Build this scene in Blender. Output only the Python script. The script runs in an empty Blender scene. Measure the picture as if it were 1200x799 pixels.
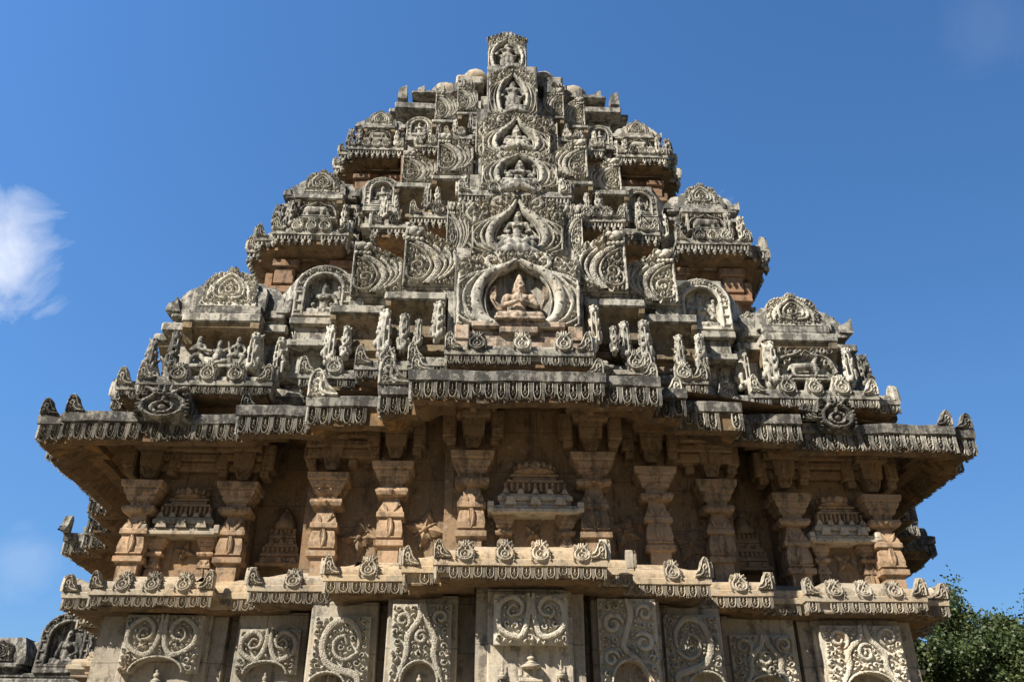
import bpy, math, random
import numpy as np
from mathutils import noise, Vector
rng = random.Random(7)
PI = math.pi
scene = bpy.context.scene
COL = scene.collection

# ------------------------------------------------------------------ materials
def ramp(nt, fac, stops):
    r = nt.nodes.new('ShaderNodeValToRGB')
    el = r.color_ramp.elements
    while len(el) < len(stops): el.new(0.5)
    for e, (p, c) in zip(el, stops):
        e.position = p; e.color = (c[0], c[1], c[2], 1)
    nt.links.new(fac, r.inputs[0]); return r.outputs[0]
def noisen(nt, vec, scale, detail=6, rough=.6, dist=0.):
    n = nt.nodes.new('ShaderNodeTexNoise'); n.inputs['Scale'].default_value = scale
    n.inputs['Detail'].default_value = detail; n.inputs['Roughness'].default_value = rough
    n.inputs['Distortion'].default_value = dist
    nt.links.new(vec, n.inputs['Vector']); return n.outputs['Fac']
def mixc(nt, fac, a, b, mode='MIX'):
    m = nt.nodes.new('ShaderNodeMix'); m.data_type = 'RGBA'; m.blend_type = mode
    for sock, val in ((m.inputs[0], fac), (m.inputs[6], a), (m.inputs[7], b)):
        if hasattr(val, 'default_value') or hasattr(val, 'links'): nt.links.new(val, sock)
        elif isinstance(val, (int, float)): sock.default_value = val
        else: sock.default_value = (val[0], val[1], val[2], 1)
    return m.outputs[2]
def mathn(nt, op, a, b):
    m = nt.nodes.new('ShaderNodeMath'); m.operation = op
    for s, v in zip(m.inputs, (a, b)):
        if isinstance(v, (int, float)): s.default_value = v
        else: nt.links.new(v, s)
    return m.outputs[0]
def stone(name, a, b, dark, dark_amt=.5, speck=.35, stain=(.30, .17, .08), stain_amt=.25, bump=.5, joints=0.):
    m = bpy.data.materials.new(name); m.use_nodes = True; nt = m.node_tree
    bs = nt.nodes['Principled BSDF']; bs.inputs['Roughness'].default_value = .92
    bs.inputs['Specular IOR Level'].default_value = .25
    g = nt.nodes.new('ShaderNodeNewGeometry'); pos = g.outputs['Position']
    oi = nt.nodes.new('ShaderNodeObjectInfo')
    big = noisen(nt, pos, 1.1, 6, .65)
    c = mixc(nt, ramp(nt, big, [(.38, (0, 0, 0)), (.62, (1, 1, 1))]), a, b)
    # rusty patches
    st = noisen(nt, pos, 2.3, 7, .7, .6)
    c = mixc(nt, mathn(nt, 'MULTIPLY', ramp(nt, st, [(.55, (0, 0, 0)), (.68, (1, 1, 1))]), stain_amt), c, stain)
    # grain
    gr = noisen(nt, pos, 34, 5, .7)
    c = mixc(nt, .55, c, ramp(nt, gr, [(.3, (.34, .34, .34)), (.7, (.66, .66, .66))]), 'OVERLAY')
    # vertical rain streaks and black lichen
    mp = nt.nodes.new('ShaderNodeMapping'); mp.inputs['Scale'].default_value = (5.5, 5.5, .9)
    nt.links.new(pos, mp.inputs['Vector'])
    sk = noisen(nt, mp.outputs[0], 1.6, 6, .7)
    li = noisen(nt, pos, 10., 9, .74, .3)
    d = mathn(nt, 'ADD', mathn(nt, 'MULTIPLY', sk, .5), mathn(nt, 'MULTIPLY', li, .5))
    lo = .60 - .16*dark_amt
    dm = ramp(nt, d, [(lo, (0, 0, 0)), (lo + .065, (1, 1, 1))])
    c = mixc(nt, mathn(nt, 'MULTIPLY', dm, .35 + .5*dark_amt), c, dark)
    # black rain streaks
    m2 = nt.nodes.new('ShaderNodeMapping'); m2.inputs['Scale'].default_value = (13, 13, .8); nt.links.new(pos, m2.inputs['Vector'])
    s2 = noisen(nt, m2.outputs[0], 1., 5, .65); s3 = noisen(nt, pos, 1.7, 4, .6)
    sm = ramp(nt, mathn(nt, 'ADD', mathn(nt, 'MULTIPLY', s2, .6), mathn(nt, 'MULTIPLY', s3, .4)), [(.53, (0, 0, 0)), (.62, (1, 1, 1))])
    c = mixc(nt, mathn(nt, 'MULTIPLY', sm, min(.75, .75*dark_amt)), c, dark)
    # pale lichen spots
    sp = noisen(nt, pos, 17, 4, .6, .8)
    c = mixc(nt, mathn(nt, 'MULTIPLY', ramp(nt, sp, [(.60, (0, 0, 0)), (.66, (1, 1, 1))]), speck), c, (.52, .50, .44))
    # block to block difference
    v = mathn(nt, 'ADD', mathn(nt, 'MULTIPLY', oi.outputs['Random'], .40), .80)
    hs = nt.nodes.new('ShaderNodeHueSaturation'); nt.links.new(v, hs.inputs['Value']); nt.links.new(c, hs.inputs['Color'])
    nt.links.new(hs.outputs[0], bs.inputs['Base Color'])
    if joints:
        sx = nt.nodes.new('ShaderNodeSeparateXYZ'); nt.links.new(pos, sx.inputs[0]); cb = nt.nodes.new('ShaderNodeCombineXYZ')
        nt.links.new(mathn(nt, 'ADD', sx.outputs[0], sx.outputs[1]), cb.inputs[0]); nt.links.new(mathn(nt, 'ADD', sx.outputs[2], mathn(nt, 'MULTIPLY', li, .02)), cb.inputs[1])
        br = nt.nodes.new('ShaderNodeTexBrick'); nt.links.new(cb.outputs[0], br.inputs['Vector']); br.inputs['Scale'].default_value = 1.
        br.inputs['Brick Width'].default_value = .83; br.inputs['Row Height'].default_value = .43; br.inputs['Mortar Size'].default_value = .005; br.inputs['Mortar Smooth'].default_value = .3
        jc = mixc(nt, mathn(nt, 'MULTIPLY', br.outputs['Fac'], joints), hs.outputs[0], (.03, .025, .02)); nt.links.new(jc, bs.inputs['Base Color'])
    h = mathn(nt, 'ADD', mathn(nt, 'MULTIPLY', gr, .5), noisen(nt, pos, 120, 3, .7))
    h = mathn(nt, 'ADD', h, mathn(nt, 'MULTIPLY', noisen(nt, pos, 9, 5, .6), 1.3))
    bp = nt.nodes.new('ShaderNodeBump'); bp.inputs['Strength'].default_value = bump; bp.inputs['Distance'].default_value = .012
    nt.links.new(h, bp.inputs['Height']); nt.links.new(bp.outputs[0], bs.inputs['Normal'])
    return m
M = {}
M['grey'] = stone('weathered_grey_stone', (.42, .39, .32), (.28, .27, .238), (.036, .035, .032), .82, .4, (.40, .28, .16), .28)
M['carve'] = stone('carved_pale_stone', (.47, .44, .365), (.35, .335, .29), (.04, .039, .035), .66, .35, (.44, .30, .17), .3, .4)
M['slab'] = stone('lichen_dark_stone', (.33, .305, .255), (.21, .2, .18), (.03, .03, .028), .95, .35, (.28, .18, .10), .2)
M['warm'] = stone('warm_sandy_stone', (.46, .35, .22), (.36, .31, .235), (.075, .065, .055), .5, .3, (.48, .26, .12), .5)
M['pale'] = stone('pale_grey_stone', (.45, .385, .285), (.34, .30, .24), (.06, .055, .05), .55, .3, (.44, .29, .16), .4, .5, .55)
M['brown'] = stone('reddish_brown_stone', (.31, .205, .12), (.22, .16, .102), (.045, .034, .025), .5, .25, (.38, .20, .085), .45, .6, .5)
M['rose'] = stone('rose_sandstone', (.40, .27, .165), (.28, .20, .13), (.06, .048, .035), .6, .25, (.42, .23, .11), .45)
M['ochre'] = stone('ochre_brown_stone', (.27, .20, .115), (.19, .155, .105), (.045, .038, .028), .6, .25, (.36, .22, .10), .5)  # for slab undersides; the warmth of bounced light is put into this brown
M['panel'] = stone('pale_panel_stone', (.50, .45, .355), (.40, .37, .305), (.07, .062, .052), .36, .35, (.46, .30, .16), .45, .4)
M['soffit'] = stone('rusty_shaded_soffit_stone', (.19, .122, .062), (.115, .082, .05), (.04, .03, .02), .55, .15, (.40, .21, .07), .6)  # rusty stone made darker, the shade under the eaves is in its colour
M['brick'] = stone('red_brick_stone', (.27, .155, .09), (.21, .15, .10), (.045, .038, .03), .6, .25, (.40, .2, .09), .5)
M['niche'] = stone('ochre_stone', (.46, .345, .245), (.38, .32, .255), (.07, .058, .046), .75, .3, (.50, .28, .14), .5)

def simple(name, base, rough=.9, base2=None, scale=3., bump=0.):
    m = bpy.data.materials.new(name); m.use_nodes = True; nt = m.node_tree
    bs = nt.nodes['Principled BSDF']; bs.inputs['Roughness'].default_value = rough
    g = nt.nodes.new('ShaderNodeNewGeometry')
    n = noisen(nt, g.outputs['Position'], scale, 6, .65)
    nt.links.new(ramp(nt, n, [(.3, base), (.7, base2 or base)]), bs.inputs['Base Color'])
    if bump:
        b = nt.nodes.new('ShaderNodeBump'); b.inputs['Strength'].default_value = bump
        nt.links.new(n, b.inputs['Height']); nt.links.new(b.outputs[0], bs.inputs['Normal'])
    return m
M['earth'] = simple('dry_earth', (.12, .10, .055), .95, (.17, .13, .08), .6, .3)
M['bark'] = simple('grey_bark', (.16, .13, .10), .95, (.26, .22, .17), 9, .5)
def leafmat():
    m = bpy.data.materials.new('green_leaves'); m.use_nodes = True; nt = m.node_tree
    bs = nt.nodes['Principled BSDF']; bs.inputs['Roughness'].default_value = .55
    g = nt.nodes.new('ShaderNodeNewGeometry')
    n = noisen(nt, g.outputs['Position'], .9, 5, .6)
    c = ramp(nt, n, [(.3, (.038, .064, .02)), (.55, (.066, .096, .03)), (.75, (.11, .125, .045))])
    r = ramp(nt, g.outputs['Random Per Island'], [(0, (.6, .62, .55)), (1, (1.35, 1.25, 1.1))])
    c = mixc(nt, 1., c, r, 'MULTIPLY')
    nt.links.new(c, bs.inputs['Base Color'])
    tr = nt.nodes.new('ShaderNodeBsdfTranslucent'); nt.links.new(c, tr.inputs['Color'])
    mx = nt.nodes.new('ShaderNodeMixShader'); mx.inputs[0].default_value = .28
    nt.links.new(bs.outputs[0], mx.inputs[1]); nt.links.new(tr.outputs[0], mx.inputs[2])
    nt.links.new(mx.outputs[0], nt.nodes['Material Output'].inputs['Surface'])
    return m
M['leaf'] = leafmat()

# ------------------------------------------------------------------ mesh builder
class MB:
    def __init__(s): s.v = []; s.f = []; s.n = 0
    def add(s, v, f):
        v = np.asarray(v, float); s.v.append(v)
        k = s.n
        s.f.extend([tuple(i + k for i in q) for q in f]); s.n += len(v)
    def box(s, x0, x1, y0, y1, z0, z1, c=.012):
        # box with a small chamfer so the arrises catch light like worn stone
        c = min(c, (x1-x0)*.3, (y1-y0)*.3, (z1-z0)*.3)
        V = []; F = []
        idx = {}
        for ix, X in ((0, (x0, x0+c)), (1, (x1, x1-c))):
            for iy, Y in ((0, (y0, y0+c)), (1, (y1, y1-c))):
                for iz, Z in ((0, (z0, z0+c)), (1, (z1, z1-c))):
                    for a in range(3):
                        idx[(ix, iy, iz, a)] = len(V)
                        V.append((X[0] if a == 0 else X[1], Y[0] if a == 1 else Y[1], Z[0] if a == 2 else Z[1]))
        def q(l): F.append(tuple(idx[i] for i in l))
        for e in (0, 1):
            q([(e,0,0,0),(e,0,1,0),(e,1,1,0),(e,1,0,0)][::(1 if e == 0 else -1)])
            q([(0,e,0,1),(1,e,0,1),(1,e,1,1),(0,e,1,1)][::(1 if e == 0 else -1)])
            q([(0,0,e,2),(0,1,e,2),(1,1,e,2),(1,0,e,2)][::(1 if e == 0 else -1)])
        for a in (0, 1):
            for b in (0, 1):
                s1 = 1 if a == b else -1
                q([(a,b,0,0),(a,b,0,1),(a,b,1,1),(a,b,1,0)][::s1])
                q([(a,0,b,2),(a,0,b,0),(a,1,b,0),(a,1,b,2)][::s1])
                q([(0,a,b,1),(0,a,b,2),(1,a,b,2),(1,a,b,1)][::s1])
                for d in (0, 1):
                    q([(a,b,d,0),(a,b,d,1),(a,b,d,2)])
        s.add(V, F)
    def wedge(s, x0, x1, prof):
        # solid with outline prof (y, z) drawn out along x
        n = len(prof); V = [(x0, y, z) for y, z in prof]+[(x1, y, z) for y, z in prof]
        F = [tuple(range(n)), tuple(range(n, 2*n))[::-1]]
        for i in range(n):
            k = (i+1) % n; F.append((i, n+i, n+k, k))
        s.add(V, F)
    def lathe_sq(s, cx, cy, prof, dfac=1.):
        # square section profile: list of (z, half width); dfac scales depth
        V = []; F = []
        for z, h in prof:
            V += [(cx-h, cy-h*dfac, z), (cx+h, cy-h*dfac, z), (cx+h, cy+h*dfac, z), (cx-h, cy+h*dfac, z)]
        for i in range(len(prof)-1):
            for j in range(4):
                k = (j+1) % 4
                F.append((4*i+j, 4*i+k, 4*i+4+k, 4*i+4+j))
        n = 4*(len(prof)-1)
        F.append((3, 2, 1, 0)); F.append((n, n+1, n+2, n+3)); s.add(V, F)
    def lathe(s, cx, cy, prof, n=14):
        V = []; F = []
        for z, r in prof:
            for j in range(n):
                a = 2*PI*j/n; V.append((cx+r*math.cos(a), cy+r*math.sin(a), z))
        for i in range(len(prof)-1):
            for j in range(n):
                k = (j+1) % n; F.append((n*i+j, n*i+k, n*i+n+k, n*i+n+j))
        F.append(tuple(range(n))[::-1]); m = n*(len(prof)-1); F.append(tuple(range(m, m+n))); s.add(V, F)
    def ribbon(s, P, R, h, y=0., k=6, sq=.75):
        # a carved band: half-round tube standing h proud of the plane y (x, z plane)
        P = np.asarray(P, float); N = len(P)
        R = np.broadcast_to(np.asarray(R, float), (N,)); H = np.broadcast_to(np.asarray(h, float), (N,))
        T = np.gradient(P, axis=0); L = np.linalg.norm(T, axis=1)+1e-9; T /= L[:, None]
        Nn = np.stack([-T[:, 1], T[:, 0]], 1)
        th = np.linspace(0, PI, k)
        c = np.cos(th); sn = np.clip(np.sin(th), 0, 1)**sq
        X = P[:, None, 0] + Nn[:, None, 0]*R[:, None]*c
        Z = P[:, None, 1] + Nn[:, None, 1]*R[:, None]*c
        Y = y - H[:, None]*sn[None, :]
        V = np.stack([X, Y, Z], 2).reshape(-1, 3)
        F = []
        for i in range(N-1):
            for j in range(k-1):
                a = i*k+j; F.append((a, a+k, a+k+1, a+1))
        F.append(tuple(range(k))); F.append(tuple(range((N-1)*k, N*k))[::-1])
        s.add(V, F)
    def bead(s, x, z, r, h=None, y=0., n=8, rings=3):
        h = r if h is None else h
        V = []; F = []
        for i in range(rings):
            a = (PI/2)*i/rings
            for j in range(n):
                b = 2*PI*j/n
                V.append((x+r*math.cos(a)*math.cos(b), y-h*math.sin(a), z+r*math.cos(a)*math.sin(b)))
        V.append((x, y-h, z))
        for i in range(rings-1):
            for j in range(n):
                k = (j+1) % n; F.append((i*n+j, i*n+k, i*n+n+k, i*n+n+j))
        for j in range(n):
            F.append(((rings-1)*n+j, (rings-1)*n+(j+1) % n, rings*n))
        s.add(V, F)
    def ball(s, c, r, n=10, m=7, sc=(1, 1, 1)):
        V = []; F = []
        for i in range(m+1):
            a = -PI/2 + PI*i/m
            for j in range(n):
                b = 2*PI*j/n
                V.append((c[0]+r*sc[0]*math.cos(a)*math.cos(b), c[1]+r*sc[1]*math.cos(a)*math.sin(b), c[2]+r*sc[2]*math.sin(a)))
        for i in range(m):
            for j in range(n):
                k = (j+1) % n; F.append((i*n+j, i*n+k, i*n+n+k, i*n+n+j))
        s.add(V, F)
    def outline(s, P, y0, y1):
        # flat plate with outline P (x, z), between y0 (front) and y1 (back)
        n = len(P)
        V = [(p[0], y0, p[1]) for p in P]+[(p[0], y1, p[1]) for p in P]
        F = [tuple(range(n)), tuple(range(n, 2*n))[::-1]]
        for i in range(n):
            k = (i+1) % n; F.append((i, n+i, n+k, k))
        s.add(V, F)
    def merge(s, o, loc=(0, 0, 0), sc=(1, 1, 1), rot=0.):
        v = np.concatenate(o.v)*np.array(sc); c, q = math.cos(rot), math.sin(rot)
        v = np.stack([v[:, 0]*c-v[:, 1]*q, v[:, 0]*q+v[:, 1]*c, v[:, 2]], 1)+np.array(loc)
        s.add(v, o.f)
    def data(s, name, mat, smooth=False, wob=0., wsc=2.):
        V = np.concatenate(s.v) if s.v else np.zeros((0, 3))
        if wob:
            for i in range(len(V)):
                p = Vector(V[i]); d = noise.noise_vector(p*wsc)*.7 + noise.noise_vector(p*wsc*3.7)*.3
                V[i] += np.array(d)*wob
        me = bpy.data.meshes.new(name); me.from_pydata(V.tolist(), [], s.f)
        me.materials.append(mat); me.validate()
        if smooth: 
            me.polygons.foreach_set('use_smooth', [True]*len(me.polygons))
            if smooth != 'all': me.set_sharp_from_angle(angle=math.radians(38))
        me.update(); return me
def put(name, me, parent=None, loc=(0, 0, 0), sc=(1, 1, 1), rot=0.):
    o = bpy.data.objects.new(name, me); COL.objects.link(o)
    o.parent = parent; o.location = loc; o.scale = sc; o.rotation_euler = (0, 0, rot)
    return o
def tag(o, label=None, cat=None, group=None, kind=None):
    if label: o['label'] = label
    if cat: o['category'] = cat
    if group: o['group'] = group
    if kind: o['kind'] = kind
    return o

# ------------------------------------------------------------------ voxel-fused sculpture
class Blob:
    def __init__(s): s.mb = MB()
    def sph(s, c, r, sc=(1, 1, 1)): s.mb.ball(c, r, 12, 8, sc); return s
    def cap(s, a, b, ra, rb=None):
        rb = ra if rb is None else rb
        a = np.array(a, float); b = np.array(b, float)
        n = max(2, int(np.linalg.norm(b-a)/(min(ra, rb)*.45))+1)
        for i in range(n+1):
            t = i/n; s.mb.ball(tuple(a+(b-a)*t), ra+(rb-ra)*t, 9, 6)
        return s
    def chain(s, pts, rs):
        for i in range(len(pts)-1): s.cap(pts[i], pts[i+1], rs[i], rs[i+1])
        return s
    def box(s, *a): s.mb.box(*a, c=.004); return s
    def data(s, name, mat, voxel=.01, smooth=2):
        me = s.mb.data(name+'_raw', mat); o = bpy.data.objects.new('tmp', me); COL.objects.link(o)
        r = o.modifiers.new('r', 'REMESH'); r.mode = 'VOXEL'; r.voxel_size = voxel
        if smooth:
            q = o.modifiers.new('s', 'SMOOTH'); q.iterations = smooth; q.factor = .5
        dg = bpy.context.evaluated_depsgraph_get(); dg.update()
        out = bpy.data.meshes.new_from_object(o.evaluated_get(dg)); out.name = name
        bpy.data.objects.remove(o); bpy.data.meshes.remove(me)
        out.materials.clear(); out.materials.append(mat)
        out.polygons.foreach_set('use_smooth', [True]*len(out.polygons))
        return out
# ------------------------------------------------------------------ carving vocabulary (x, z plane, out towards -y)
def spline(P, n=10):
    P = np.asarray(P, float); m = len(P); out = []
    for i in range(m-1):
        p0 = P[max(i-1, 0)]; p1 = P[i]; p2 = P[i+1]; p3 = P[min(i+2, m-1)]
        for t in np.linspace(0, 1, n, endpoint=False):
            out.append(.5*((2*p1)+(-p0+p2)*t+(2*p0-5*p1+4*p2-p3)*t*t+(-p0+3*p1-3*p2+p3)*t**3))
    out.append(P[-1]); return np.array(out)
def spiral(cx, cz, r0, r1, a0, turns, n=None):
    n = n or int(18*abs(turns))+6
    t = np.linspace(0, 1, n); a = a0+2*PI*turns*t; r = r0+(r1-r0)*t
    return np.stack([cx+r*np.cos(a), cz+r*np.sin(a)], 1)
def taper(n, r, a=.5, b=.25):
    t = np.linspace(0, 1, n); return r*np.minimum(1, np.minimum(a+t*6*(1-a), b+(1-t)*3*(1-b)))
class Raster:
    """pierced flat relief: a fine height grid over a panel; strokes stand proud of a deep drilled floor"""
    def __init__(s, x0, x1, z0, z1, st):
        s.xs = np.arange(x0, x1+st*.5, st); s.zs = np.arange(z0, z1+st*.5, st); s.st = st; s.x0 = x0; s.z0 = z0
        s.H = np.zeros((len(s.zs), len(s.xs)))
    def _dab(s, x, z, R, f):
        i0 = max(0, int((x-R-s.x0)/s.st)); i1 = min(len(s.xs), int((x+R-s.x0)/s.st)+2)
        j0 = max(0, int((z-R-s.z0)/s.st)); j1 = min(len(s.zs), int((z+R-s.z0)/s.st)+2)
        if i1 <= i0 or j1 <= j0: return
        t = ((s.xs[None, i0:i1]-x)**2+(s.zs[j0:j1, None]-z)**2)/(R*R)
        w = np.where(t < 1, f(np.clip(t, 0, 1)), 0); s.H[j0:j1, i0:i1] = np.maximum(s.H[j0:j1, i0:i1], w)
    def ribbon(s, P, R, h, y=0., k=6, sq=.75):
        P = np.asarray(P, float); R = np.broadcast_to(np.asarray(R, float), (len(P),)); h = np.broadcast_to(np.asarray(h, float), (len(P),))
        d = np.concatenate([[0], np.cumsum(np.hypot(*np.diff(P, axis=0).T))]); n = max(2, int(d[-1]/(s.st*.8))+1); q = np.linspace(0, d[-1], n)
        for x, z, r, hh in zip(np.interp(q, d, P[:, 0]), np.interp(q, d, P[:, 1]), np.interp(q, d, R), np.interp(q, d, h)):
            s._dab(x, z, max(r, s.st*.8), lambda t: -y+hh*(.74+.26*np.sqrt(1-t)))
    def bead(s, x, z, r, h=None, y=0., n=8, rings=3): s._dab(x, z, max(r, s.st), lambda t: -y+(h or r)*(.5+.5*np.sqrt(1-t)))
    def free(s, x, z, r):
        i0 = int((x-r-s.x0)/s.st); i1 = int((x+r-s.x0)/s.st)+2; j0 = int((z-r-s.z0)/s.st); j1 = int((z+r-s.z0)/s.st)+2
        if i0 < 0 or j0 < 0 or i1 > len(s.xs) or j1 > len(s.zs): return False
        return not ((s.H[j0:j1, i0:i1] > 0) & ((s.xs[None, i0:i1]-x)**2+(s.zs[j0:j1, None]-z)**2 < r*r)).any()
    def mesh(s, mb, inside=None, cut=None):
        H = s.H.copy(); Q = np.pad(H, 1, 'edge'); B = sum(Q[1+a:1+a+H.shape[0], 1+b:1+b+H.shape[1]] for a in (-1, 0, 1) for b in (-1, 0, 1))/9
        H = .65*H+.35*B; X, Z = np.meshgrid(s.xs, s.zs); rs = np.random.RandomState(len(s.xs))
        H *= 1+.05*rs.randn(*H.shape)
        Y = -H if cut is None else np.where(cut(X, Z) > 0, np.minimum(cut(X, Z), 9)-0*H, -H)
        ok = np.ones(H.shape, bool) if inside is None else np.vectorize(lambda x, z: bool(inside(x, z, 0.)))(X, Z)
        n = H.shape[1]; c = ok[:-1, :-1] & ok[1:, :-1] & ok[:-1, 1:] & ok[1:, 1:]
        jj, ii = np.nonzero(c); a = jj*n+ii
        mb.add(np.column_stack([X.ravel(), Y.ravel(), Z.ravel()]), np.column_stack([a, a+1, a+n+1, a+n]).tolist())
def curl(mb, x, z, r, rot, sgn, h, y=0., detail=True):
    ra = isinstance(mb, Raster)
    t = np.linspace(0, 1, 9); a = rot+sgn*t*(4.3 if ra else 4.6); q = r*((.74-.46*t) if ra else (.82-.50*t))
    P = np.stack([x+q*np.cos(a), z+q*np.sin(a)], 1)
    mb.ribbon(P, taper(9, r*(.25 if ra else .33)), h*(.85+.15*t), y, 5)
    mb.bead(P[-1, 0], P[-1, 1], r*.27, h*1.05, y, 6, 2)
    if detail and r > .02:
        a0 = rot-sgn*.35; mb.bead(x+r*.78*math.cos(a0), z+r*.78*math.sin(a0), r*.22, h*.9, y, 5, 2)
def leaf(mb, x, z, ang, L, W, h, y=0., bend=0.):
    t = np.linspace(0, 1, 6); a = ang+bend*t
    P = np.stack([x+L*t*np.cos(a), z+L*t*np.sin(a)], 1)
    mb.ribbon(P, W*np.array([.35, .8, 1, .85, .5, .08]), h*np.array([.8, .9, 1, .95, .9, .7]), y, 5)
def rfill(ra, inside, bb, rmax, rmin, h, seed=1, gap=.008, tries=700):
    """pack curls and leaves into whatever is still open, leaving thin drilled gaps"""
    rs = np.random.RandomState(seed)
    for r in np.geomspace(rmax, rmin, 9):
        for _ in range(tries):
            x = bb[0]+(bb[1]-bb[0])*rs.rand(); z = bb[2]+(bb[3]-bb[2])*rs.rand()
            if not inside(x, z, r*.6) or not ra.free(x, z, r*.97+gap*.3): continue
            if r > rmin*1.5: curl(ra, x, z, r-gap*.5, rs.rand()*6.28, 1 if rs.rand() < .5 else -1, h*(.82+.25*rs.rand()))
            else:
                a = rs.rand()*6.28; q = r-gap*.2; leaf(ra, x-q*.9*math.cos(a), z-q*.9*math.sin(a), a, q*1.9, q*.62, h*(.75+.25*rs.rand()), 0, rs.uniform(-.6, .6))
def fill(mb, inside, bb, avoid, rmax, rmin, h, seed=1, y=0., tries=900):
    rs = np.random.RandomState(seed); C = np.zeros((0, 3))
    for r in np.geomspace(rmax, rmin, 8):
        for _ in range(tries//8):
            x = bb[0]+(bb[1]-bb[0])*rs.rand(); z = bb[2]+(bb[3]-bb[2])*rs.rand()
            if not inside(x, z, r*.8): continue
            if len(C) and (np.hypot(C[:, 0]-x, C[:, 1]-z)-C[:, 2]).min() < r*.88: continue
            C = np.vstack([C, (x, z, r)]); curl(mb, x, z, r, rs.rand()*6.28, 1 if rs.rand() < .5 else -1, h*(.8+.35*rs.rand()), y)
def floor_grid(mb, x0, x1, z0, z1, f, n=36):
    # carved floor: f(x, z) gives depth (positive = cut in), or None where there is no stone
    m = max(6, int(n*(z1-z0)/(x1-x0)))
    xs = np.linspace(x0, x1, n+1); zs = np.linspace(z0, z1, m+1); V = []; ok = []
    for z in zs:
        for x in xs:
            d = f(x, z); ok.append(d is not None); V.append((x, d or 0., z))
    F = []
    for j in range(m):
        for i in range(n):
            q = (j*(n+1)+i, j*(n+1)+i+1, (j+1)*(n+1)+i+1, (j+1)*(n+1)+i)
            if all(ok[k] for k in q): F.append(q)
    mb.add(V, F)
def kirti(mb, x, z, s, h, y=0.):
    # lion mask: brow curls, bulging eyes, snout, jaws
    for g in (-1, 1):
        mb.bead(x+g*.30*s, z+.08*s, .20*s, h*1.5, y, 9, 3)
        curl(mb, x+g*.55*s, z+.32*s, .26*s, PI/2, -g, h*1.2, y)
        curl(mb, x+g*.72*s, z-.08*s, .24*s, 0, g, h*1.1, y)
        mb.bead(x+g*.42*s, z-.30*s, .24*s, h*1.55, y, 8, 3)
        leaf(mb, x+g*.15*s, z+.35*s, PI/2-g*.5, .5*s, .13*s, h*1.2, y)
    mb.bead(x, z-.14*s, .24*s, h*2.0, y, 9, 3)
    mb.bead(x, z-.42*s, .17*s, h*1.4, y, 8, 3)
    mb.bead(x, z+.38*s, .2*s, h*1.5, y, 8, 3)

LIB = {}
def lib_medallion(seed):
    rs = random.Random(seed*7+1); mb = MB(); q = rs.uniform(.9, 1.12)
    out = [(-.42, 0), (.42, 0), (.5, .12), (.5, .62), (.42, .82), (.38, 1.15), (.2, 1.22), (-.2, 1.22), (-.38, 1.15), (-.42, .82), (-.5, .62), (-.5, .12)]
    mb.outline(out, .004, .75)
    ra = Raster(-.5, .5, 0, 1.22, .022); h = .20
    S = spline([(-.34, 1.12), (-.17, .96), (-.22, .80), (-.35, .62), (-.36, .32), (-.2, .12), (0, .07), (.2, .12), (.36, .32), (.35, .62), (.22, .80), (.17, .96), (.34, 1.12)], 5)
    ra.ribbon(S, .055, h)
    ra.ribbon(spiral(0, .40, .20*q, .20*q, PI*.62, .88, 24), .05, h)
    ra.bead(0, .40, .09, h*1.1); ra.ribbon([(0, .62), (0, .76)], .05, h)
    for s in (-1, 1):
        for z in (.10, .24, .38, .52, .66): ra.bead(s*.455, z, .055, h*.9)
        ra.bead(s*.09, .87, .075, h*1.1); curl(ra, s*.36, .90, .11, PI/2, -s, h); ra.ribbon([(s*.10, 1.0), (s*.12, 1.2)], .045, h)
    ra.ribbon([(0, .94), (0, 1.2)], .045, h*1.1)
    ra.mesh(mb, lambda x, z, r: abs(x) <= np.interp(z, [0, .12, .62, .82, 1.15, 1.22], [.42, .5, .5, .42, .40, .3])+.012)
    return mb
def lib_corner_leaf():
    # leaf-shaped acroterion, tall edge on the left (x=0), 1 wide, 1.15 high
    mb = MB()
    out = [(0, 0), (1, 0), (1.0, .12), (.82, .3), (.62, .62), (.5, .95), (.34, 1.15), (.12, 1.1), (0, .9)]
    mb.outline(out, .004, .36); h = .18; ra = Raster(0, 1, 0, 1.15, .022)
    ra.ribbon(spline([(.97, .06), (.62, .12), (.42, .32), (.43, .56), (.30, .68), (.2, .56), (.28, .44)], 7), .06, h)
    ra.ribbon(spline([(.06, .04), (.06, .5), (.12, .85), (.30, 1.08), (.46, .9), (.56, .62), (.72, .34), (.96, .2)], 6), .045, h)
    curl(ra, .30, .88, .12, 0, 1, h); curl(ra, .25, .22, .14, PI, -1, h)
    ins = lambda x, z, r: x <= np.interp(z, [0, .12, .3, .62, .95, 1.15], [1, 1, .82, .62, .5, .34])+.01 and z <= np.interp(x, [0, .12, .34], [.9, 1.1, 1.15])+.01
    rfill(ra, lambda x, z, r: ins(x+r, z+r, 0), (0, 1, 0, 1.1), .12, .04, h, 3, .02, 200)
    ra.mesh(mb, ins); return mb
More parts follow.
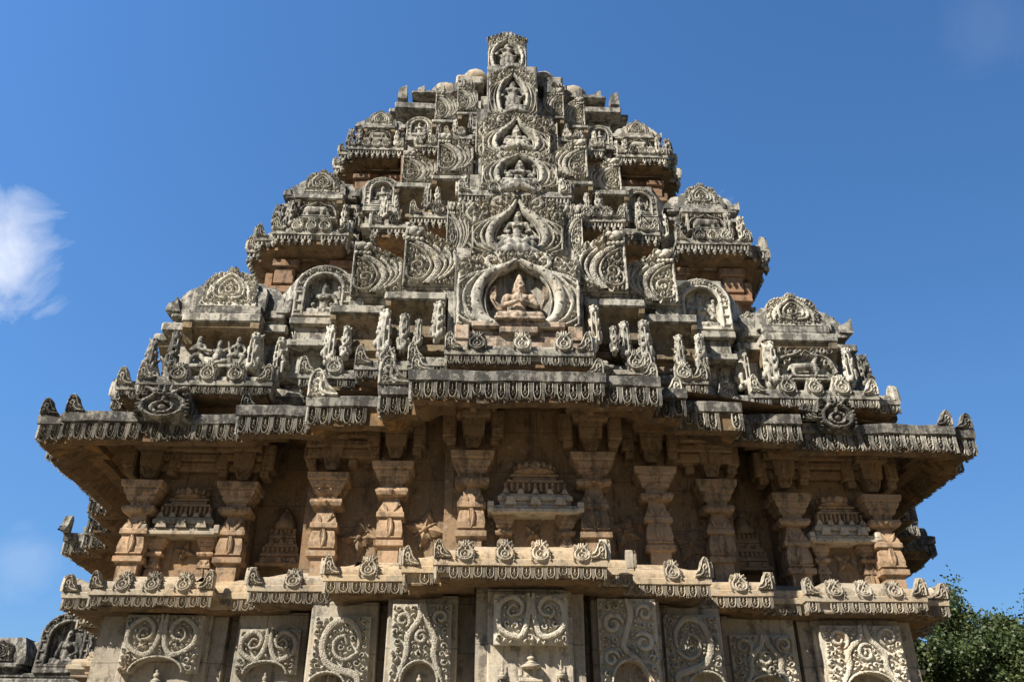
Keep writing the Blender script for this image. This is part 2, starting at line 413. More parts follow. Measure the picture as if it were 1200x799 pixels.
def lib_halfarch(seed, vary=0):
    # half of a lion-mask arch: tall straight edge on the left, 1 wide, 1.4 high
    mb = MB(); H = 1.4; h = .12; rs = random.Random(seed)
    top = lambda u: H-.02 if u < .40 else (H-.14-(u-.40)*.55+.035*abs(math.sin(u*22)))
    mb.outline([(0, 0), (1, 0)]+[(u, top(u)-.03) for u in np.linspace(1, 0, 22)], .004, .5)
    ra = Raster(0, 1, 0, H, .0115)
    b1 = spline([(.24, .98), (.42, .86), (.60, .66), (.66, .42), (.58, .18), (.44, .0)], 8); n1 = len(b1)
    ra.ribbon(b1, np.interp(np.linspace(0, 1, n1), [0, .3, 1], [.045, .07, .06]), h*1.1)
    b0 = spline([(.10, .95), (.30, .84), (.47, .64), (.52, .42), (.44, .2), (.28, .09), (.10, .16), (.08, .36)], 7); ra.ribbon(b0, .024, h)
    for i, (dx, st) in enumerate(((.135, .30), (.245, .42), (.34, .55))):
        k = int(n1*st*.8); P = b1[k:]+np.array([dx, .06+.05*i]); P = P[P[:, 0] < .985]
        if len(P) > 4:
            P[-1, 1] = max(P[-1, 1], .01); ra.ribbon(P, np.interp(np.linspace(0, 1, len(P)), [0, .2, 1], [.045, .034, .024]), h); curl(ra, P[0, 0]+.02, P[0, 1]+.05, .07, -PI/2, 1 if i % 2 else -1, h)
    ra.ribbon(spiral(.29, .42, .15, .05, -1.8+vary, .95 if vary % 2 else -.95), .024, h)
    ra.ribbon([(.03, 0), (.03, H)], .03, h)
    ins = lambda x, z, r: .0 <= x-r*.5 and x+r*.5 <= 1.001 and -.001 <= z-r*.5 and z+r*.5 <= top(min(max(x, 0), 1))
    rfill(ra, lambda x, z, r: ins(x, z, r) and not (x < .44 and z > .98), (.06, 1, 0, H), .085, .03, h*1.2, seed, .022, 700)
    ra.mesh(mb, ins)
    # lion head at the top: brow, eye, snout, row of teeth
    mb.ball((.17, -.10, 1.24), .115, 12, 9); mb.ball((.31, -.10, 1.26), .08, 10, 8); mb.ball((.08, -.12, 1.28), .06, 9, 7); mb.ball((.26, -.13, 1.17), .06, 9, 7)
    for i in range(4): mb.ball((.07+.085*i, -.12, 1.055-.006*i), .05, 8, 6)
    kb = MB(); curl(kb, .40, 1.16, .09, PI, -1, .16); curl(kb, .36, 1.32, .07, 0, 1, .16); curl(kb, .06, 1.36, .05, 0, 1, .16); mb.merge(kb)
    return mb
def lib_strip(seed, H=4.):
    # tall narrow scroll strip, 1 wide, H high
    mb = MB(); h = .3; mb.box(0, 1, .004, .8, 0, H); ra = Raster(0, 1, 0, H, .04)
    z = np.linspace(.05, H-.05, int(H*8)); ra.ribbon(np.stack([.5+.22*np.sin(z*3.1+seed), z], 1), .09, h)
    for x in (.05, .95): ra.ribbon([(x, 0), (x, H)], .05, h)
    rfill(ra, lambda x, zz, r: r < x < 1-r and r < zz < H-r, (0, 1, 0, H), .26, .08, h, seed, .05, 300)
    ra.mesh(mb); return mb
def lib_arch_niche(w, H, seed, tear=True, rim=.07, topmask=True, a=.27, inner=.2, hh=.06):
    # rectangular pierced slab with an omega or teardrop opening; centre x=0, base z=0
    mb = MB(); W = w/2
    if tear: L = [(-a*.55, .0*H), (-a*.97, .12*H), (-a*1.1, .29*H), (-a*.92, .46*H), (-a*.52, .61*H), (-a*.26, .71*H), (-.02, .85*H)]
    else: L = [(-a*.62, .0*H), (-a*.95, .11*H), (-a*1.1, .31*H), (-a*1.03, .51*H), (-a*.74, .67*H), (-a*.34, .76*H), (-.02, .84*H)]
    L = spline(L, 9); Rr = L*np.array([-1, 1]); zz = L[:, 1]; xx = -L[:, 0]
    half = lambda z: np.interp(z, zz, xx, xx[0], -1.)
    st = max(.0055, w/190); ra = Raster(-W, W, 0, H, st)
    rr = np.interp(np.linspace(0, 1, len(L)), [0, .4, .8, 1], [rim*.75, rim, rim*.8, rim*.35])
    for e in (1, -1):
        S = np.array([e, 1]); mb.ribbon(L*S, rr, hh*1.5, 0, 8); ra.ribbon(L*S, rr*1.05, hh*.6)
        for k in range(3, len(L)-8, 7): mb.bead(L[k, 0]*e, L[k, 1], rim*.32, hh*.5, -hh*1.3, 7, 2)
        for q, z_, r_ in ((1.30, .0, .30), (1.58, -.02, .26), (1.86, -.04, .24)):
            O = (L*np.array([q, 1])+np.array([0, z_*H]))[:int(len(L)*.80)]; O = O[(O[:, 0] > -W+.015) & (O[:, 1] > 0)]
            if len(O) > 6:
                ra.ribbon(O*S, rim*r_, hh); curl(ra, (O[-1, 0]+.02)*e, O[-1, 1]+.035, .034, -PI/2, -e, hh)
        curl(ra, e*W*.42, H*.84, min(.11, W*.2), -PI/2, e, hh*1.1); curl(ra, e*W*.42, H*.84, min(.05, W*.09), PI/2, e, hh*1.1)
        inn = L*np.array([.80*e, .96]); mb.ribbon(inn, rim*.2, hh*.9, .02, 5)
    ok = lambda x, z, r: abs(x) < W-r*.7 and r*.6 < z < H-r*.6 and abs(x) > half(z)+rim*.5
    rfill(ra, ok, (-W, W, 0, H), .06, .017, hh*1.25, seed, .013, 900)
    rsd = random.Random(seed); tp = lambda x: H*(1-.05*math.cos(x/W*9.)*.5-.025)-H*.20*min(1, abs(x)/W)**5
    ra.mesh(mb, lambda x, z, r: z <= tp(x), lambda X, Z: np.where(np.abs(X) < half(Z)-rim*.2, inner, 0.))
    P = [(-W, 0), (W, 0)]+[(x, tp(x)) for x in np.linspace(W, -W, 40)]
    for i in range(len(P)):
        q, r_ = P[i], P[(i+1) % len(P)]; mb.add([(q[0], -.01, q[1]), (r_[0], -.01, r_[1]), (r_[0], .34, r_[1]), (q[0], .34, q[1])], [(0, 1, 2, 3)])
    mb.outline([(x*.99, z*.99) for x, z in P], inner+.002, inner+.14)
    return mb
def lib_round_niche(seed):
    # arched niche with beaded surround and jambs; 1 wide, 1.1 high, centre x=0
    mb = MB(); W = .5; H = 1.12; r0 = .33; zc = .60; h = .07
    def dep(x, z):
        if z > zc and math.hypot(x, z-zc) > W+.02: return None
        if (z > zc and math.hypot(x, z-zc) < r0) or (.06 < z <= zc and abs(x) < r0): return .22
        return 0.
    floor_grid(mb, -W, W, 0, H, dep, 44)
    P = [(-W, 0), (W, 0)]+[(W*math.cos(t), zc+W*math.sin(t)) for t in np.linspace(0, PI, 18)]
    mb.outline(P, .222, .5)
    for i in range(len(P)-1):      # edge thickness
        a, b = P[i], P[i+1]; mb.add([(a[0], 0, a[1]), (b[0], 0, b[1]), (b[0], .3, b[1]), (a[0], .3, a[1])], [(0, 1, 2, 3)])
    arc = np.array([(r0*math.cos(t), zc+r0*math.sin(t)) for t in np.linspace(-.1, PI+.1, 30)])
    mb.ribbon(arc, .035, h, 0, 6); mb.ribbon(np.array([0, zc])+(arc-np.array([0, zc]))*(W-.02)/r0, .025, h*.9, 0, 5)
    for e in (-1, 1):
        mb.ribbon([(e*r0, .05), (e*r0, zc)], .03, h, 0, 6); mb.ribbon([(e*(W-.03), .0), (e*(W-.03), zc)], .025, h*.8, 0, 5)
        for z in (.1, .3, .5): mb.box(e*.42-.07, e*.42+.07, -.05, .01, z, z+.035, .006)
    fill(mb, lambda x, z, r: z > .55 and r0+.03+r < math.hypot(x, z-zc) < W-.03-r*.6, (-W, W, .5, H), [], .055, .028, h, seed, 0, 4000)
    kirti(mb, 0, zc+.42, .12, h*.8)
    mb.box(-W*.95, W*.95, -.06, .3, -.0, .055, .01)
    return mb
def lib_crest(seed, w=1., H=.8):
    # flame-edged oval crest plaque, centre x=0
    mb = MB(); h = .15
    n = 30; P = []
    for i in range(n+1):
        t = PI*i/n; c, s_ = math.cos(t), abs(math.sin(t)); q = 1+.03*math.cos(i*PI)
        P.append((w/2*math.copysign(abs(c)**.62, c)*q, .10+(H-.2)*s_**.62*q))
    top = lambda x: .10+(H-.2)*max(0, 1-abs(2*x/w)**(2/.62))**(.31)
    mb.outline([(-w/2, 0), (w/2, 0)]+P, 0, .25)
    ra = Raster(-w/2, w/2, 0, H, .0115); c0 = np.array([0, .42*H])
    e = spline([(-.08*w, .12), (-.24*w, .2*H), (-.27*w, .42*H), (-.16*w, .64*H), (0, .78*H), (.16*w, .64*H), (.27*w, .42*H), (.24*w, .2*H), (.08*w, .12)], 6)
    ra.ribbon(e, .03, h*1.1); ra.ribbon(c0+(e-c0)*.68, .022, h); ra.ribbon(spiral(0, .38*H, .09, .03, seed, 1.2), .02, h)
    for s in (-1, 1):
        for i in range(5):
            x0 = s*w*(.36+.02*i-.012*i*i); z0 = .07+.10*H*i; leaf(ra, x0, z0, PI/2-s*(.5-.1*i), .24, .032, h, 0, s*.9)
        curl(ra, s*.42*w, .10, .065, PI/2, -s, h)
    ins = lambda x, z, r: abs(x) <= w*.5 and 0 <= z <= top(x)+.012
    rfill(ra, lambda x, z, r: abs(x) < w*.49-r and z+r < top(x), (-w/2, w/2, .03, H), .06, .018, h, seed, .014, 500)
    ra.mesh(mb, ins)
    kirti(mb, 0, H*.88, .12, h*.8)
    mb.box(-w*.52, w*.52, -.06, .2, -.03, .06, .01)
    return mb
def lib_flower():
    mb = MB()
    for k in range(4):
        a = k*PI/2; u = np.array([math.cos(a), math.sin(a)]); v = np.array([-u[1], u[0]])
        for q, L, W, h in ((0, .52, .15, .10), (1, .30, .09, .07)):
            if q: u = np.array([math.cos(a+PI/4), math.sin(a+PI/4)]); v = np.array([-u[1], u[0]])
            P = [u*.05, u*L*.42+v*W, u*L, u*L*.42-v*W, u*L*.45]
            V = [(P[0][0], -.05, P[0][1]), (P[1][0], -.015, P[1][1]), (P[2][0], -.01, P[2][1]), (P[3][0], -.015, P[3][1]), (P[4][0], -h, P[4][1])]
            V += [(x, .05, z) for x, y, z in V[:4]]
            mb.add(V, [(0, 4, 1), (1, 4, 2), (2, 4, 3), (3, 4, 0), (0, 1, 6, 5), (1, 2, 7, 6), (2, 3, 8, 7), (3, 0, 5, 8)])
    mb.bead(0, 0, .09, .12); return mb

# ------------------------------------------------------------------ stepped plans and swept cornices
def plan(left, right, CY, k, S):
    """stepped outline, counter-clockwise: front profiles given as (half width, y) steps from the axis to the corner"""
    def front(prof):
        out = []
        for i, (w, y) in enumerate(prof):
            if i: out.append((prof[i-1][0], y))
            out.append((w, y))
        return out
    R = front(right); L = [(-x, y) for x, y in front(left)]
    def side(prof):     # going back from the corner, x grows towards the middle of the side
        pr = [(min(w, CY-prof[-1][1]), y) for w, y in prof]; pr[-1] = (CY-prof[-1][1], pr[-1][1])
        out = []
        for i in range(len(pr)-1, -1, -1):
            w, y = pr[i]; X = S-k*y
            if i < len(pr)-1: out.append((X, CY-w))
            if i: out.append((X, CY-pr[i-1][0]))
            else: out.append((X, CY+w))
        return out
    SR = side(right); SL = [(-x, y) for x, y in side(left)]
    # front + sides up to the middle of the building, then the back mirrored
    half_r = R+SR; half_l = L+SL
    full_r = half_r+[(x, 2*CY-y) for x, y in half_r[:-1][::-1]]
    full_l = half_l+[(x, 2*CY-y) for x, y in half_l[:-1][::-1]]
    poly = full_r+full_l[::-1]
    out = []
    for p in poly:
        if not out or math.hypot(p[0]-out[-1][0], p[1]-out[-1][1]) > 1e-4: out.append(p)
    # drop collinear points
    q = []
    n = len(out)
    for i in range(n):
        a, b, c = out[i-1], out[i], out[(i+1) % n]
        if abs((b[0]-a[0])*(c[1]-b[1])-(b[1]-a[1])*(c[0]-b[0])) > 1e-7: q.append(b)
    return q
def edges(poly):
    n = len(poly); E = []
    for i in range(n):
        a, b = np.array(poly[i]), np.array(poly[(i+1) % n]); d = b-a; L = float(np.hypot(*d)); d = d/L
        E.append((a, b, d, np.array([d[1], -d[0]]), L))
    return E
def sweep(mb, poly, prof, step=.22, cap=True):
    E = edges(poly); pts = []; nr = []
    n = len(poly)
    for i in range(n):
        a, b, d, nn, L = E[i]; pn = E[i-1][3]
        pts.append(a); nr.append(pn+nn)
        for k in range(1, max(1, int(L/step))):
            pts.append(a+d*L*k/max(1, int(L/step))); nr.append(nn)
    pts = np.array(pts); nr = np.array(nr); N = len(pts); V = []; F = []
    for off, z in prof:
        q = pts+nr*off; V.append(np.column_stack([q, np.full(N, z)]))
    for i in range(len(prof)-1):
        for j in range(N):
            k = (j+1) % N; F.append((i*N+j, i*N+k, i*N+N+k, i*N+N+j))
    if cap: F.append(tuple(range((len(prof)-1)*N, len(prof)*N)))
    mb.add(np.concatenate(V), F)
def prism(poly, z0, z1, mat, name, parent, wob=.012):
    mb = MB(); sweep(mb, poly, [(0, z) for z in np.linspace(z0, z1, max(2, int((z1-z0)/.3)+1))], .3)
    return put(name, mb.data(name, mat, False, wob, 1.7), parent)
def fringe_unit(kind, p, h, rs):
    """one period of hanging carved fringe: width p, hanging from z=0 down to -h, out towards -y"""
    mb = MB(); d = min(.03, p*.22)
    if kind == 'loop':
        k = h*rs.uniform(.9, 1.03)
        U = spline([(-.30*p, -.03*h), (-.31*p, -.55*h), (-.17*p, -.86*k), (0, -.93*k), (.17*p, -.86*k), (.31*p, -.55*h), (.30*p, -.03*h)], 4)
        mb.ribbon(U, p*.055, d, 0, 5)
        mb.bead(0, -.42*h, p*.10, d*1.3, 0, 6, 2); mb.bead(0, -.62*h, p*.085, d*1.1, 0, 6, 2)
        leaf(mb, 0, -.36*h, PI/2, .26*h, p*.07, d)
        for e in (-1, 1): mb.bead(e*.13*p, -.52*h, p*.065, d, 0, 5, 2); mb.bead(e*.20*p, -.24*h, p*.045, d*.8, 0, 5, 2)
        for x in (.42*p, .50*p, .58*p):
            L = h*rs.uniform(.80, 1.02); mb.ribbon([(x, -.02*h), (x, -L)], p*.03, d*.9, 0, 4); mb.bead(x, -L, p*.045, d*1.1, 0, 5, 2)
        mb.bead(-.2*p, -.98*k, p*.05, d, 0, 5, 2); mb.bead(.2*p, -.98*k, p*.05, d, 0, 5, 2)
    elif kind == 'drop':
        mb.ribbon([(-.28*p, -.02*h), (-.28*p, -.46*h)], p*.15, d, 0, 5)
        mb.ribbon([(.22*p, -.02*h), (.22*p, -.42*h)], p*.15, d, 0, 5)
        k = rs.uniform(.85, 1.05)
        mb.ball((0, -.012, -.72*h*k), p*.30, 7, 6, (1, 1, 1.2)); mb.ball((0, -.012, -1.0*h*k), p*.14, 6, 4)
        mb.box(-.16*p, .16*p, -.03, .03, -.6*h, -.45*h, .003)
    return mb
def fringe(mb, poly, off, z, kind, p, h, ymax, seed=3):
    rs = random.Random(seed)
    for a, b, d, nn, L in edges(poly):
        if min(a[1], b[1]) > ymax or L < .06: continue
        inset = .02; n = max(1, round((L-2*inset)/p)); pp = (L-2*inset)/n
        ang = math.atan2(d[1], d[0])
        o = a+nn*off
        # thin backing strip so the fringe is one carved course
        for i in range(n):
            if rs.random() < .03: continue
            u = fringe_unit(kind, pp, h*(rs.uniform(.55, .8) if rs.random() < .06 else 1), rs); c = o+d*(inset+pp*(i+.5))
            mb.merge(u, (c[0], c[1], z+rs.uniform(-.006, .004)), (1, 1, 1), ang)
# ------------------------------------------------------------------ sculptures (unit height, facing -y, base at z=0)
def sc_beast(mat, v=0):
    b = Blob()
    b.chain([(0, -.30, .03), (0, .16, .03)], [.09, .11]); b.chain([(-.12, -.12, .05), (.12, -.12, .05)], [.07, .07])
    b.cap((0, .14, .26), (0, .02, .50), .17, .15).cap((0, .02, .5), (0, -.05, .72), .15, .12)
    b.sph((0, -.12, .86), .135).cap((0, -.16, .84), (0, -.30, .80), .10, .065)
    b.cap((0, -.15, .95), (0, -.28, .93), .07, .04)
    for e in (-1, 1):
        b.sph((e*.09, -.2, .93), .045); b.cap((e*.11, -.02, .92), (e*.14, .04, 1.0), .05, .03)
        b.chain([(e*.11, -.02, .60), (e*.12, -.24, .56), (e*.10, -.27, .42)], [.075, .055, .05])
        b.chain([(e*.14, .10, .24), (e*.15, -.14, .26), (e*.13, -.12, .08)], [.10, .075, .055])
        for k in range(5): b.sph((e*(.15-.012*k), .03-.02*k, .48+.1*k), .055)
        b.chain([(e*.07, -.3, .08), (e*.065, -.31, .4), (e*.06, -.31, .72)], [.03, .028, .03])
    b.chain([(0, .26, .2), (0, .34, .5), (0, .26, .82), (0, .12, .98)], [.06, .055, .06, .07])
    if v: b.sph((0, -.33, .3), .07); b.sph((0, -.33, .5), .05)
    return b.data('ledge_beast', mat, .016, 1)
def head(b, x, y, z, r, crown=.3, nose=True):
    b.sph((x, y, z), r, (.9, .95, 1.08)); b.cap((x, y+.02, z-r*1.3), (x, y+.01, z-r*.6), r*.55)
    if nose:
        b.cap((x, y-r*.9, z+r*.12), (x, y-r*1.06, z-r*.18), r*.13, r*.17)
        for e in (-1, 1):
            b.sph((x+e*r*.36, y-r*.80, z+r*.16), r*.17); b.cap((x+e*r*.55, y-r*.72, z+r*.33), (x+e*r*.15, y-r*.9, z+r*.33), r*.09)
            b.sph((x+e*r*.95, y, z-r*.1), r*.28, (.6, .8, 1.4)); b.sph((x+e*r*1.0, y, z-r*.55), r*.22)
        b.cap((x-r*.28, y-r*.84, z-r*.45), (x+r*.28, y-r*.84, z-r*.45), r*.11)
        b.sph((x, y-r*.7, z-r*.75), r*.25)
    if crown:
        b.chain([(x, y+.01, z+r*.55), (x, y+.01, z+r*.8)], [r*1.02, r*.98])
        b.chain([(x, y+.01, z+r*.8), (x, y+.01, z+r+crown*.5), (x, y+.01, z+r+crown)], [r*.85, r*.6, r*.22])
        b.sph((x, y+.01, z+r+crown*.35), r*.72, (1, 1, .3)); b.sph((x, y-r*.8, z+r*.9), r*.3)
def sc_seated(mat, voxel=.016, pose=0, wide=1.):
    b = Blob()
    b.sph((0, .0, .13), .17, (1.1, .8, .8))
    b.cap((0, .01, .16), (0, .0, .34), .14, .115).cap((0, 0, .34), (0, .01, .5), .115, .15)
    b.cap((-.17, .01, .535), (.17, .01, .535), .075)
    for e in (-1, 1):
        b.cap((e*.09, -.02, .13), (e*.34*wide, -.13, .10), .105, .085)
        if pose == 2 and e == 1:
            b.cap((e*.32, -.13, .10), (e*.26, -.24, -.12), .075, .05); b.cap((e*.26, -.24, -.12), (e*.26, -.32, -.13), .05, .035)
        else:
            b.cap((e*.34*wide, -.13, .10), (-e*.06, -.24, .07), .075, .05); b.cap((-e*.04, -.24, .06), (-e*.13, -.22, .05), .045, .03)
        b.sph((e*.2, .0, .53), .085); b.sph((e*.08, -.11, .47), .06 if pose != 3 else .075)
        if pose == 1:     # folded hands
            b.cap((e*.23, 0, .52), (e*.27, -.06, .34), .068, .055); b.cap((e*.27, -.06, .34), (e*.045, -.21, .36), .055, .04)
            b.cap((e*.028, -.215, .36), (e*.014, -.235, .50), .034, .018)
            b.sph((e*.245, -.02, .44), .075, (1, 1, .35))
        else:
            b.cap((e*.22, 0, .52), (e*.30, -.03, .34), .065, .05); b.cap((e*.30, -.03, .34), (e*.22, -.2, .22), .05, .04); b.sph((e*.21, -.23, .22), .05)
            b.cap((e*.2, .03, .53), (e*.35, .02, .50), .055, .045); b.cap((e*.35, .02, .50), (e*.34, -.02, .70), .045, .035); b.sph((e*.34, -.03, .76), .06)
    b.chain([(-.13, -.06, .56), (0, -.17, .43), (.13, -.06, .56)], [.022, .026, .022])
    b.cap((-.15, -.06, .2), (.15, -.06, .2), .05)
    head(b, 0, -.03, .70, .105, .2)
    b.box(-.42, .42, -.26, .12, -.02, .035)
    return b.data('seated_figure', mat, voxel, 1)
def sc_standing(mat, voxel=.016):
    b = Blob()
    for e in (-1, 1):
        b.chain([(e*.06, 0, .48), (e*.075, -.02, .25), (e*.07, 0, .05)], [.075, .055, .04]); b.cap((e*.07, 0, .03), (e*.08, -.09, .02), .035, .025)
        b.cap((e*.15, 0, .72), (e*.2, -.02, .57), .045, .038); b.cap((e*.2, -.02, .57), (e*.17, -.1, .46), .036, .03)
        b.cap((e*.14, .02, .73), (e*.25, .0, .68), .04, .035); b.cap((e*.25, 0, .68), (e*.25, -.03, .83), .034, .028); b.sph((e*.25, -.03, .87), .045)
        b.sph((e*.055, -.075, .67), .045)
    b.cap((0, 0, .47), (0, 0, .56), .10, .085).cap((0, 0, .56), (0, 0, .7), .08, .105); b.cap((-.11, 0, .735), (.11, 0, .735), .05)
    b.cap((0, -.07, .46), (0, -.07, .15), .03, .03); b.cap((-.11, 0, .48), (.11, 0, .48), .06)
    head(b, 0, -.02, .83, .062, .12, True)
    b.box(-.2, .2, -.13, .1, -.02, .03)
    return b.data('standing_figure', mat, voxel, 1)
def sc_dancer(mat, pose):
    b = Blob()
    if pose == 0:      # striding with a club across the body
        b.chain([(-.05, 0, .46), (-.22, -.05, .30), (-.24, 0, .05)], [.10, .08, .05]); b.cap((-.24, 0, .04), (-.36, -.05, .03), .05, .03)
        b.chain([(.06, 0, .46), (.22, -.06, .27), (.34, 0, .05)], [.10, .08, .05]); b.cap((.34, 0, .04), (.44, -.06, .03), .05, .03)
        b.cap((0, 0, .46), (-.02, 0, .72), .13, .15); b.cap((-.16, 0, .74), (.14, 0, .74), .07)
        b.chain([(-.18, 0, .73), (-.30, -.08, .58), (-.12, -.16, .56)], [.065, .05, .045]); b.chain([(.16, 0, .73), (.26, -.08, .6), (.12, -.16, .55)], [.065, .05, .045])
        b.cap((-.14, -.18, .60), (.52, -.16, .50), .035, .05); head(b, -.03, -.03, .89, .10, .06)
    elif pose == 1:    # seated player with raised arm
        b.sph((0, 0, .22), .2, (1.2, .8, .8)); b.cap((-.06, -.02, .2), (-.36, -.1, .24), .12, .09); b.cap((-.36, -.1, .24), (-.2, -.18, .06), .08, .05)
        b.cap((.06, -.02, .2), (.34, -.12, .16), .12, .09); b.cap((.34, -.12, .16), (.05, -.22, .10), .08, .05)
        b.cap((0, 0, .25), (.03, 0, .55), .14, .15); b.cap((-.13, 0, .58), (.18, 0, .58), .07)
        b.chain([(.2, 0, .58), (.40, -.05, .66), (.34, -.08, .86)], [.065, .05, .04]); b.chain([(-.15, 0, .57), (-.3, -.1, .44), (-.48, -.12, .52)], [.065, .05, .04])
        b.sph((0, -.2, .3), .12, (1, .5, 1)); head(b, .03, -.03, .76, .10, .07)
    else:              # dancing with bent knees
        b.chain([(-.06, 0, .46), (-.26, -.1, .36), (-.10, -.02, .05)], [.10, .085, .05]); b.cap((-.1, -.02, .04), (-.2, -.1, .03), .05, .03)
        b.chain([(.06, 0, .46), (.26, -.1, .36), (.10, -.02, .05)], [.10, .085, .05]); b.cap((.1, -.02, .04), (.2, -.1, .03), .05, .03)
        b.cap((0, 0, .45), (0, 0, .72), .13, .15); b.cap((-.16, 0, .74), (.16, 0, .74), .07)
        b.chain([(-.18, 0, .73), (-.30, -.04, .60), (-.22, -.12, .46)], [.065, .05, .04]); b.chain([(.18, 0, .73), (.30, -.04, .58), (.24, -.12, .44)], [.065, .05, .04])
        b.sph((-.07, -.12, .68), .06); b.sph((.07, -.12, .68), .06); head(b, 0, -.03, .89, .10, .05)
    return b.data('figure', mat, .017, 1)
def sc_animal(mat, kind):
    # unit length along x, head towards +x
    b = Blob()
    if kind == 'deer':
        b.cap((-.36, 0, .42), (.24, 0, .46), .15, .15); b.cap((.24, 0, .5), (.38, -.04, .82), .10, .065); b.cap((.36, -.04, .84), (.24, -.12, .92), .075, .05)
        b.cap((.38, .0, .9), (.46, .04, 1.0), .03, .02)
        for x, y, dx in ((-.38, -.06, -.03), (-.30, .06, .05), (.2, .06, -.02), (.27, -.06, .04)):
            b.chain([(x, y, .36), (x+dx, y, .2), (x-dx*.5, y, .03)], [.08, .05, .04])
        b.chain([(-.48, 0, .46), (-.55, 0, .3)], [.04, .03])
    else:
        b.cap((-.34, 0, .30), (.22, 0, .30), .22, .19); b.cap((.2, -.02, .32), (.40, -.06, .28), .17, .12); b.cap((.4, -.06, .28), (.50, -.08, .10), .09, .05)
        for x, y in ((-.36, -.08), (-.26, .08), (.14, .08), (.22, -.08)): b.chain([(x, y, .2), (x+.02, y, .02)], [.09, .07])
        b.sph((.32, -.16, .33), .1, (1, .4, 1)); b.cap((-.54, 0, .3), (-.56, 0, .1), .035, .03)
    b.box(-.6, .6, -.18, .16, -.05, .03)
    return b.data('animal', mat, .02, 1)

# ------------------------------------------------------------------ the library, built once
CA = M['carve']
G, SL, WA, BR, PA = M['grey'], M['slab'], M['warm'], M['brown'], M['pale']
MED = [lib_medallion(i) for i in range(4)]
med_g = [m.data('medallion', CA, True) for m in MED]+[MED[1].data('medallion', SL, True)]; med_w = [m.data('medallion', PA, True) for m in MED]
cl = lib_corner_leaf(); leaf_g = cl.data('corner_leaf', CA, True); leaf_w = cl.data('corner_leaf', PA, True); leaf_s = cl.data('corner_leaf', SL, True)
half_g = [lib_halfarch(11+i, i).data('arch_panel', CA, True) for i in range(7)]
strip_g = [lib_strip(i, 4.).data('scroll_strip', CA, True) for i in (1, 2)]
rn = [lib_round_niche(i).data('niche', CA, True) for i in (5, 6)]
crest_g = [lib_crest(i, 1., hh).data('crest', CA, True) for i, hh in ((1, .8), (4, .74), (9, .84))]
beast_g = [sc_beast(CA, 0), sc_beast(CA, 1)]; beast_d = []
for q in beast_g:
    q2 = q.copy(); q2.materials[0] = SL; beast_d.append(q2)
seat = [sc_seated(G, .016, 0), sc_seated(G, .016, 2), sc_seated(G, .016, 3), sc_seated(M['niche'], .018, 1, .9)]
stand = sc_standing(G, .014)

temple = tag(bpy.data.objects.new('stone_temple', None), 'tall carved stone temple tower in stepped tiers above a deep jutting eave and pilastered wall', 'temple')
COL.objects.link(temple)

def deco(poly, zb, off, counts, w, parent, meds, leafm, ymax=3.4, lw=None, lh=None, jit=.01, tilt=.12, dz=.01):
    """medallions along the cornice lip and leaf acroteria on its outer corners"""
    rs = random.Random(int(zb*100)); E = edges(poly); n = len(E)
    for i, (a, b, d, nn, L) in enumerate(E):
        if min(a[1], b[1]) > ymax: continue
        ang = math.atan2(d[1], d[0]); o = a+nn*off
        prv, nxt = E[i-1], E[(i+1) % n]
        conv0 = prv[2][0]*d[1]-prv[2][1]*d[0] > 0; conv1 = d[0]*nxt[2][1]-d[1]*nxt[2][0] > 0
        q = lw or w*1.0; qh = lh or w*1.05
        if conv0 and L > q*.9:
            p = o+d*(.004); put('corner_leaf', leafm, parent, (p[0], p[1], zb), (q, w, qh*rs.uniform(.9, 1.1)), ang)
        if conv1 and L > q*1.9:
            p = o+d*(L-.004); ob = put('corner_leaf', leafm, parent, (p[0], p[1], zb), (-q, w, qh*rs.uniform(.9, 1.1)), ang)
        if nn[1] < -.5:
            xm = (a[0]+b[0])/2
            xs = counts(xm, L)
        else:
            xs = [] if L < .75 else [L*.5-w*1.4, L*.5, L*.5+w*1.4]
        for x in xs:
            p = o+d*x; put('medallion', rs.choice(meds), parent, (p[0], p[1], zb-dz), (w*rs.uniform(.92, 1.08), w, w*rs.uniform(.92, 1.10)), ang).rotation_euler = (-tilt+rs.uniform(-.05, .05), rs.uniform(-.05, .05), ang+rs.uniform(-.05, .05))

# ---------------- lower wall
CY = 6.2
wallp = plan([(.36, .58), (1.14, 1.02), (1.92, 1.36), (2.76, 1.78), (3.98, 1.63)], [(.58, .58), (1.28, 1.02), (1.98, 1.36), (2.82, 1.78), (3.96, 1.63)], CY, 1.27, 6.03)
prism(wallp, .6, 3.50, PA, 'lower_wall', temple)
basep = plan([(.95, .5), (1.6, .8), (2.3, 1.1), (4.3, 1.4)], [(.95, .5), (1.6, .8), (2.3, 1.1), (4.3, 1.4)], CY, 1.27, 6.1)
mb = MB(); sweep(mb, basep, [(.25, -.05), (.25, .22), (.12, .25), (.12, .5), (.2, .52), (.2, .62), (0, .66), (-.2, .67)])
put('plinth', mb.data('plinth', WA, False, .01), temple)
# ---------------- mid wall behind the pilasters
midp = plan([(.70, 1.02), (1.36, 1.26), (2.12, 1.48), (2.76, 2.12), (4.0, 1.84)], [(.96, 1.02), (1.56, 1.26), (2.28, 1.48), (2.86, 2.12), (4.04, 1.84)], CY, 1.27, 6.35)
prism(midp, 3.5, 5.44, BR, 'upper_wall', temple, .02)

